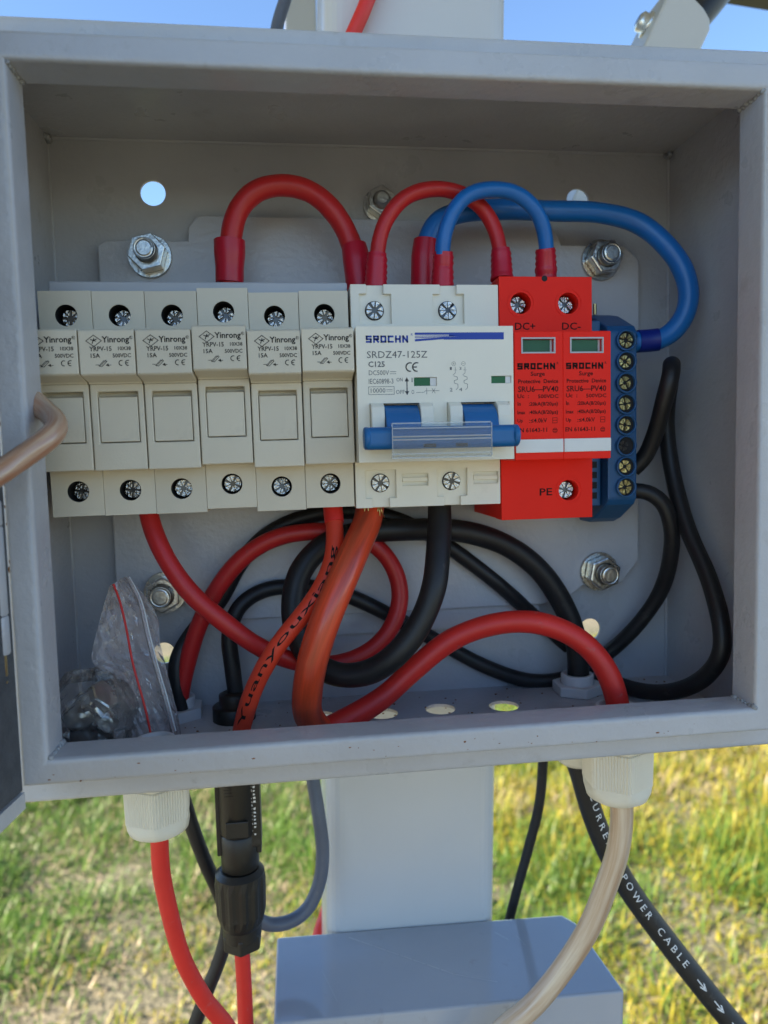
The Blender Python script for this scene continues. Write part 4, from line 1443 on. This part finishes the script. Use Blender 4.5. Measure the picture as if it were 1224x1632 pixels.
cable('black_cable', 'thin black cable along the plate, mostly behind the red loop',
      [(35.9,36.0,-129.5),(34.1,36.0,-113.4),(34.5,38.0,-103.4),(41.9,42.0,-91.5),(52.4,45.0,-80.5),(60.2,47.0,-66.3),(71.3,46.0,-54.5),(87.6,44.0,-46.5),(103.6,42.0,-44.2),(122.4,42.0,-47.0),(141.8,44.0,-55.6),(160.3,46.0,-68.2),(176.2,47.0,-81.3),(191.0,48.0,-95.2),(207.7,49.0,-110.9)], 3.3, 'cable_black', GB)
BIGB = [(142.4,18.0,-39.0),(141.9,15.0,-47.6),(140.1,8.0,-57.9),(136.2,2.0,-71.4),(130.2,0.0,-85.1),(121.3,0.0,-96.2),(111.6,4.0,-103.0),(101.0,8.0,-105.1),(91.5,12.0,-101.9),(85.3,16.0,-92.2),(83.3,20.0,-79.6),(86.2,24.0,-67.1),(95.2,28.0,-57.8),(110.5,31.0,-53.3),(131.8,33.0,-52.7),(155.1,35.0,-54.6),(174.6,36.0,-60.9),(189.8,37.0,-71.8),(199.7,37.0,-85.4),(205.4,37.0,-99.2),(207.3,37.0,-113.4),(207.2,37.0,-136.3)]
cable('black_cable', 'thick black cable coiling from the breaker down to the right white gland', BIGB, 4.75, 'cable_black', GB, n=28)

GR = 'red cables inside the cabinet'
cable('red_cable', 'red cable from the second fuse holder making a full loop',
      [(29.0,20.0,-36.7),(30.4,18.0,-44.3),(35.6,14.0,-56.8),(44.5,12.0,-70.8),(56.4,12.0,-82.7),(70.0,14.0,-94.3),(84.3,18.0,-102.0),(99.4,24.0,-105.4),(113.6,28.0,-102.1),(123.5,30.0,-93.1),(127.8,32.0,-80.9),(125.6,33.0,-68.7),(117.6,33.0,-58.3),(105.4,33.0,-53.3),(92.5,33.0,-51.8),(77.0,33.0,-53.8),(63.4,34.0,-61.4),(51.9,35.0,-74.6),(44.3,36.0,-88.9),(39.0,37.0,-103.4),(35.0,37.0,-119.1),(33.6,37.0,-132.4)], 3.6, 'cable_red', GR, n=24)
JP = [(99.7,14.0,-37.4),(99.9,10.0,-46.8),(99.3,4.0,-56.4),(94.8,-2.0,-67.5),(86.6,-5.0,-78.1),(77.2,-6.0,-88.9),(69.0,-4.0,-102.9),(63.6,0.0,-118.1),(60.1,6.0,-135.9)]
o = cable('orange_cable', 'orange red cable lettered along its length below the last fuse holder', JP, 3.35, 'cable_orange', None, n=24,
          parts=[('end_sleeve', [(99.4,13.8,-37.7),(99.7,12.0,-42.2),(99.9,10.0,-46.4)], 3.75, 'cable_red_out')])
p = MB()
cable_text(p, 'Yuanyouxiang', JP, 3.35, 21, 75, 3.0, bold=0.004, flip=True, off=0.5)
p.build('cable_print', 'ink', o)
KP = [(115.0,16.0,-38.0),(112.7,10.0,-46.1),(107.3,0.0,-54.8),(101.1,-8.0,-65.6),(94.9,-12.0,-78.1),(90.1,-12.0,-91.5),(87.5,-8.0,-105.1),(87.6,0.0,-117.8),(93.0,6.0,-126.1),(103.0,10.0,-123.6),(117.1,13.0,-117.0),(131.4,14.0,-105.5),(146.2,14.0,-95.1),(163.0,11.0,-89.2),(178.1,6.0,-88.3),(191.5,1.0,-93.3),(200.7,-2.0,-102.5),(205.4,-4.0,-113.1),(207.5,-5.0,-126.4),(208.5,-5.0,-146.6)]
def krad(t):
    return 5.35 - 0.95 * min(1, max(0, (t - 0.33) * 6))
o = cable('red_cable', 'thick red cable dropping from the breaker and arching to the right gland', KP, krad, 'cable_red_out', GR, n=28)
mb = MB().tube(KP[:9], lambda t: 5.5 if t < 0.9 else 5.5 - (t - 0.9) * 8, n=28)
mb.build('clear_jacket', 'cable_brown', o)
# bare strands where the thick cable enters the breaker
for k in range(9):
    rr = random.Random(k)
    a = (114.6,13.0,-42.0)
    x = a[0] - 5 + rr.uniform(0, 9)
    MB().tube([(x, 10 + rr.uniform(-3, 2), -38), (x + rr.uniform(-1, 1), 7 + rr.uniform(-2, 2), -42), (x + rr.uniform(-1.5, 1.5), 8 + rr.uniform(-2, 3), -45)], 0.28, n=6).build('copper_strand', 'brass', o)

CP = [(7.3,-30.0,-2.2),(11.2,-33.0,-5.3),(16.1,-40.0,-8.6),(18.4,-48.0,-12.6),(14.8,-52.0,-16.5),(9.4,-56.0,-21.2)] + [(1.5, -70, -30), (-1.5, -84, -42), (-6.5, -98, -52)]
cable('clear_cable', 'clear jacketed copper earth cable hooked over the left lip', CP, 3.3, 'cable_copper', None, n=24)

# ------------------------------------------------------------------ glands, connectors and what hangs below
def hexring(c, R, n=6, a=0.0):
    return [(c[0] + R * math.cos(a + 2 * math.pi * k / n), c[1] + R * math.sin(a + 2 * math.pi * k / n)) for k in range(n)]

def gland(cx, cy, label, R=12.2, low=26.0, rot=0.2, hexfirst=True):
    t = thing('cable_gland', label, 'cable gland', (cx, cy, -133 - low), 'white plastic cable glands')
    zf = Z0 - T
    m = MB().flat(hexring((cx, cy), R * 1.06, 6, rot), [], zf - 5.0, zf - 0.05)
    m.build('hex_body', 'gland_plastic', t, bevel=0.8)
    m = MB()
    nn = 144
    def rib(k, i):
        a = (2 * math.pi * i / nn + rot) % (math.pi / 3) - math.pi / 6
        hx = min(1.0, 0.895 / math.cos(a))
        if k > 4:
            hx = 1 - (1 - hx) * max(0, 1 - (k - 4) * 0.5)
        return hx * ((1.0 if i % 2 else 0.965) if 1 <= k <= 3 else 1.0)
    prof = [(R * 0.9, 0), (R * 1.0, 0.6), (R * 1.01, 3.0), (R * 0.99, low * 0.52), (R * 0.97, low * 0.54), (R * 0.95, low * 0.62), (R * 0.86, low * 0.72), (R * 0.66, low * 0.78), (R * 0.42, low * 0.79)]
    m.lathe((cx, cy, zf - 5.05), (0, 0, -1), prof, n=nn, rib=rib)
    m.sm = [False if k < nn * 3 else True for k in range(len(m.sm))]
    m.build('dome_nut', 'gland_plastic', t)
    m = MB().flat(hexring((cx, cy), R * 0.98, 6, rot + 0.3), [circ(cx, cy, R * 0.62, 32)], Z0 + 0.05, Z0 + 4.6)
    m.build('lock_nut', 'gland_inside', t, bevel=0.7)
    m = MB()
    m.lathe((cx, cy, Z0 + 0.1), (0, 0, 1), [(R * 0.62, 0), (R * 0.62, 8.2), (R * 0.58, 8.6), (R * 0.47, 8.6), (R * 0.47, 0)], n=32, cap=False)
    m.build('thread_collar', 'gland_inside', t)
    return t
gland(32.8, -6, 'stained cream cable gland under the left end, red cable hanging from it', 12.0, 24.5, rot=0.62)
gland(206.2, -5, 'ribbed cream cable gland under the right end, clear cable leaving it', 13.4, 28, rot=0.45)
gland(207.3, 37, 'white cable gland holding the thick black cable, behind the clear cable one', 11.4, 33, rot=0.2)
gland(34.0, 40, 'white cable gland at the back left corner taking the looped red cable', 10.6, rot=0.3)

def panel_connector(cx, cy):
    t = thing('cable_connector', 'black two part plug connector hanging below the cabinet floor', 'connector', (cx, cy, -228))
    MB().lathe((cx, cy, Z0 + 0.05), (0, 0, 1), [(8.8, 0), (8.8, 5.5), (8.2, 6.0), (6.0, 6.0), (6.0, 10.5), (4.0, 11.5)], n=24).build('panel_nut', 'connector_black', t)
    zf = Z0 - T
    m = MB()
    m.lathe((cx, cy, zf - 0.05), (0, 0, -1), [(8.9, 0), (8.9, 3), (7.9, 3.2), (8.2, 10), (8.2, 46), (7.6, 47)], n=32)
    m.build('socket_body', 'connector_black', t)
    m = MB()
    m.lathe((cx, cy, zf - 47.2), (0, 0, -1), [(7.4, 0), (7.9, 0.6), (7.9, 15.0), (7.2, 15.6)], n=32)
    m.build('plug_body', 'connector_black', t)
    for s in (-1, 1):
        m = MB()
        m.box(cx + s * 8.1 - 1.0, cx + s * 8.1 + 1.0, cy - 3.0, cy + 3.0, zf - 56, zf - 26)
        m.build('latch_arm', 'connector_black', t, bevel=0.4)
    MB().box(cx - 4.6, cx + 4.6, cy - 8.9, cy - 7.6, zf - 46, zf - 39).build('latch_window', 'connector_black', t, bevel=0.4)
    m = MB()
    def rib(k, i):
        return (1.0 if (i // 2) % 2 else 0.94) if 2 <= k <= 3 else 1.0
    m.lathe((cx - 0.4, cy, zf - 63), (0, 0, -1), [(8.2, 0), (10.2, 2.0), (10.6, 6.0), (10.3, 19.0), (9.2, 23.0), (8.2, 25.0), (8.0, 30.0), (6.6, 31.6)], n=48, rib=rib, smooth=False)
    m.build('cable_nut', 'connector_black', t)
    MB().flat(hexring((cx - 0.4, cy), 8.6, 6, 0.5), [], zf - 97.5, zf - 91.0).build('hex_end', 'connector_black', t, bevel=0.6)
    p = MB()
    for k in range(13):
        z = zf - 12 - k * 1.35
        stroke(p, [(cx - 4.6, z), (cx - 1.2 - (k % 3) * .3, z)], 0.3, cy - 8.14)
    p.build('grip_marks', 'dark_void', t)
    m = MB().box(cx + 4.6, cx + 9.4, cy - 5.5, cy + 3.5, zf - 52, zf - 2)
    side = m.build('side_plate', 'connector_black', t, bevel=0.6)
    p = MB()
    rr = random.Random(4)
    for k in range(26):
        z = zf - 8 - k * 1.55
        for x in (5.3, 6.7):
            if rr.random() < 0.75:
                p.add([(cx + x, cy - 5.56, z), (cx + x + rr.uniform(.5, 1.1), cy - 5.56, z), (cx + x + 0.9, cy - 5.56, z + rr.uniform(.4, 1.1)), (cx + x, cy - 5.56, z + 0.8)], [(0, 1, 2, 3)], False)
    p.build('connector_print', 'ink_white', side)
    return t
panel_connector(57.2, 33)
GO = 'cables hanging below the cabinet'
cable('hanging_cable', 'red cable curving down from the stained left gland', [(32.5,-6.0,-146.0),(32.7,-6.0,-155.4),(32.7,-5.0,-170.2),(34.3,-3.0,-187.2),(37.9,0.0,-206.9),(44.1,4.0,-227.0),(54.5,10.0,-251.4)] + [(48, 24, -330), (50, 40, -480), (46, 60, -800), (40, 64, -1140)], 3.15, 'cable_red_out', GO, n=24)
cable('hanging_cable', 'red cable hanging straight down from the black connector', [(56.0,33.0,-220.3),(56.3,33.0,-231.5),(56.4,33.0,-248.6),(56.5,34.0,-272.3),(56.5,36.0,-303.3)] + [(58, 46, -480), (56, 60, -1140)], 3.3, 'cable_red_out', GO, n=24)
cable('hanging_cable', 'black cable passing behind the black connector at the left', [(30.8,42.0,-153.4),(35.6,42.0,-174.6),(40.3,46.0,-195.7),(46.0,52.0,-217.3),(48.1,54.0,-230.7),(44.7,54.0,-245.4),(37.8,54.0,-262.7),(29.9,54.0,-283.0),(18.9,54.0,-309.0)] + [(14, 56, -500), (10, 70, -1140)], 3.1, 'cable_black', GO, n=20)
cable('hanging_cable', 'grey cable hooking up beside the post from the black connector', [(58.8,50.0,-220.3),(61.2,52.0,-229.0),(67.7,54.0,-234.1),(77.1,56.0,-234.6),(85.0,58.0,-230.1),(90.1,60.0,-220.2),(92.0,62.0,-206.8),(91.2,64.0,-189.4),(89.1,68.0,-174.3),(86.7,74.0,-150.4),(84.0,90.0,-73.7),(79.9,110.0,82.8),(82.9,120.0,190.9),(91.5,124.0,223.9)] + [(88, 126, 330), (96, 128, 900)], 3.15, 'cable_grey', GO, n=20)
cable('hanging_cable', 'thin black cable slanting down to the lower metal box at the right', [(203.8,70.0,-144.6),(207.9,84.0,-176.3),(206.4,88.0,-205.0),(201.4,90.0,-229.7),(195.6,92.0,-254.7),(189.7,94.0,-280.1),(183.7,96.0,-305.9)] + [(190, 100, -420), (188, 104, -1140)], 2.55, 'cable_black', GO, n=16)
TP = [(204.8,37.0,-153.5),(208.9,37.0,-166.9),(214.5,37.0,-186.4),(223.0,36.0,-207.5),(233.2,34.0,-225.8),(244.7,31.0,-242.5),(256.2,27.0,-258.4),(268.5,22.0,-274.7),(283.0,16.0,-292.5),(304.8,8.0,-318.0)] + [(330, 6, -520), (372, 10, -760), (395, 40, -1140)]
o = cable('hanging_cable', 'thick black power cable with white lettering crossing the grass', TP, 5.0, 'cable_black', GO, n=28)
p = MB()
cable_text(p, 'HIGH    C U R R E N T', TP, 5.0, 2, 52, 2.9, off=1.2)
cable_text(p, 'P O W E R    C A B L E', TP, 5.0, 63, 50, 3.0, off=0.6)
for k in range(3):
    cable_text(p, '→', TP, 5.0, 120 + k * 11.5, 6.5, 2.6, off=0.3, bold=0.02)
p.build('cable_print', 'ink_white', o)
cable('hanging_cable', 'clear jacketed copper cable bending left from the right gland', [(206.7,-5.0,-149.0),(208.3,-5.0,-160.5),(206.9,-4.0,-177.6),(203.7,-2.0,-194.1),(197.2,0.0,-211.8),(187.3,2.0,-229.5),(174.7,4.0,-245.7),(156.7,6.0,-262.8)] + [(118, 4, -330), (104, 6, -440), (100, 20, -760), (106, 40, -1140)], 4.4, 'cable_clear', GO, n=28)
cable('pole_cable', 'bright red cable rising in front of the post above the cabinet', [(111.3,74.0,150.3),(116.0,72.0,162.9),(122.4,70.0,175.5),(129.0,70.0,191.7),(135.1,70.0,213.1)] + [(148, 68, 420), (156, 68, 900)], 3.3, 'cable_red_out', None, n=16)
cable('pole_cable', 'pinkish red cable showing between the post and the lower box', [(108.0,170.0,-261.6),(102.4,165.0,-282.7),(96.2,160.0,-299.2),(88.8,150.0,-315.7)] + [(78, 150, -560), (70, 150, -1140)], 4.2, 'cable_red_out', None, n=16)

# a cream steel rail behind the post, top left
a = (89.0,200.0,242.9)
b = (108.1,200.0,243.8)
mb = MB().box(a[0], b[0], 200, 240, 60, 1050)
o = mb.build('steel_rail', 'brace_paint', None, bevel=1.5, org=(a[0], 220, 60))
tag(o, 'cream steel rail standing behind the left edge of the post', 'rail')

# ------------------------------------------------------------------ plastic bag of spare fittings in the left corner
def build_bag():
    t = thing('plastic_bag', 'crumpled clear zip bag with spare metal fittings in the left corner', 'plastic bag', (22, 8, -130.8))
    L = [(15.0,14.0,-67.6),(11.7,12.0,-79.1),(8.9,8.0,-92.4),(10.2,6.0,-95.7),(16.6,4.0,-100.2),(18.8,4.0,-109.3),(20.5,4.0,-120.0),(21.2,4.0,-128.4)]
    Rr = [(19.6,20.0,-65.0),(25.4,22.0,-72.2),(30.6,22.0,-82.4),(31.1,20.0,-90.6),(33.5,17.0,-99.9),(36.3,14.0,-111.5),(38.6,12.0,-120.8),(39.3,10.0,-132.3)]
    NL, NC = 26, 14
    la, ra = smooth_path(L, 1.0), smooth_path(Rr, 1.0)
    def samp(pth, q):
        f = q * (len(pth) - 1)
        i = min(int(f), len(pth) - 2)
        return pth[i].lerp(pth[i + 1], f - i)
    rr = np.random.default_rng(3)
    dirs = [(rr.uniform(0, math.pi), rr.uniform(0.06, 0.3), rr.uniform(0, 6.28), rr.uniform(0.2, 0.8)) for _ in range(14)]
    def crumple(x, z):
        v = 0
        for a, f, ph, am in dirs:
            q = (x * math.cos(a) + z * math.sin(a)) * f + ph
            v += am * (abs(((q / math.pi) % 2) - 1) - 0.5)
        return v
    for side in (0, 1):
        m = MB()
        vs = []
        for j in range(NL + 1):
            a, b = samp(la, j / NL), samp(ra, j / NL)
            for i in range(NC + 1):
                u = i / NC
                p = a.lerp(b, u)
                bulge = math.sin(math.pi * u) * (2.0 + 5.0 * j / NL)
                d = crumple(p.x, p.z + 40 * side) * 2.6 * min(1, 4 * u, 4 * (1 - u)) + rr.uniform(-0.7, 0.7)
                vs.append((p.x, p.y + (bulge if side else -bulge) + d, max(p.z, -130.4)))
        fs = [(j * (NC + 1) + i, j * (NC + 1) + i + 1, (j + 1) * (NC + 1) + i + 1, (j + 1) * (NC + 1) + i) for j in range(NL) for i in range(NC)]
        m.add(vs, [t_ for q_ in fs for t_ in ((q_[0], q_[1], q_[2]), (q_[0], q_[2], q_[3]))], False)
        m.build('film', 'bag_film', t)
    # the lower, bunched part of the bag
    m = MB()
    c = Vector((10.4,2.0,-111.5))
    vs, fs = [], []
    N1, N2 = 15, 20
    for j in range(N1 + 1):
        th = math.pi * j / N1
        for i in range(N2):
            ph = 2 * math.pi * i / N2
            d = Vector((math.sin(th) * math.cos(ph), math.sin(th) * math.sin(ph), math.cos(th)))
            k = 1 + 0.10 * crumple(d.x * 16 + 5, d.z * 16 + d.y * 9) + rr.uniform(-0.13, 0.13)
            p = c + Vector((d.x * 13.5, d.y * 12, d.z * 15.5)) * k
            vs.append((max(p.x, X0 + 1), p.y, max(p.z, -130.3)))
    for j in range(N1):
        for i in range(N2):
            fs.append((j * N2 + i, j * N2 + (i + 1) % N2, (j + 1) * N2 + (i + 1) % N2, (j + 1) * N2 + i))
    m.add(vs, [t_ for q_ in fs for t_ in ((q_[0], q_[1], q_[2]), (q_[0], q_[2], q_[3]))], False)
    m.build('film_bunch', 'bag_bunch', t)
    MB().tube([(16.8,13.0,-66.8),(19.1,11.0,-72.2),(21.7,8.0,-82.3),(24.4,4.0,-95.5),(27.7,2.0,-108.0),(30.0,1.0,-120.3),(30.4,1.0,-126.7)], 0.42, n=8).build('zip_line', 'cable_red_out', t)
    MB().tube([(21.0,17.0,-65.0),(25.6,14.0,-73.1),(28.0,11.0,-83.4),(31.4,8.0,-97.1),(34.6,6.0,-108.6),(37.3,5.0,-121.7),(37.9,5.0,-128.9)], 0.75, n=8).build('zip_ridge', 'bag_film', t)
    MB().tube([(21.7,17.0,-65.0),(26.3,14.0,-73.1),(28.9,11.0,-83.4),(32.3,8.0,-97.2),(35.5,6.0,-108.7),(38.2,5.0,-121.7)], 0.32, n=8).build('zip_ridge', 'white_plastic', t)
    return t
build_bag()

def fitting(c, axis, r, l, label, m1, nm='spare_fitting'):
    t = thing(nm, label, 'metal fitting', tuple(c), 'spare fittings inside the clear bag')
    MB().lathe(c, axis, [(r * .9, 0), (r, .6), (r, l * .62), (r * .8, l * .63), (r * .8, l - .5), (r * .7, l)], n=24).build('barrel', m1, t)
    ax = Vector(axis).normalized()
    e = Vector(c) + ax * (l + 0.02)
    MB().lathe(tuple(e), axis, [(r * 1.25, 0), (r * 1.25, 2.2), (r * 1.1, 2.6)], n=6, smooth=False).build('hex_end', m1, t)
fitting((3.2,2.0,-114.5), (0.72, -0.25, 0.62), 4.8, 15, 'bright metal lock barrel lying in the bag beside the left lip', 'zinc')
fitting((16.7,0.0,-116.6), (-0.35, -0.3, 0.75), 3.2, 12, 'small steel bolt lying in the bag to the right of the barrel', 'zinc')
fitting((2.3,0.0,-118.8), (0.9, 0.2, -0.05), 3.4, 12, 'black fitting at the very bottom of the bag', 'connector_black')

# earth stake of loose dirt on the cabinet floor: grit gathered round the holes
mb = MB()
rr = random.Random(21)
for k in range(70):
    lump(mb, (rr.uniform(X0 + 5, X1 - 5), rr.uniform(20, YB - 1), Z0 + 0.15), rr.uniform(0.15, 0.5), k, (1.3, 1.3, 0.6), 1)
o = mb.build('floor_grit', 'rust', None, org=(124, 40, -131))
o['kind'] = 'stuff'
o['label'] = 'rusty grit scattered on the cabinet floor'
o['category'] = 'grit'
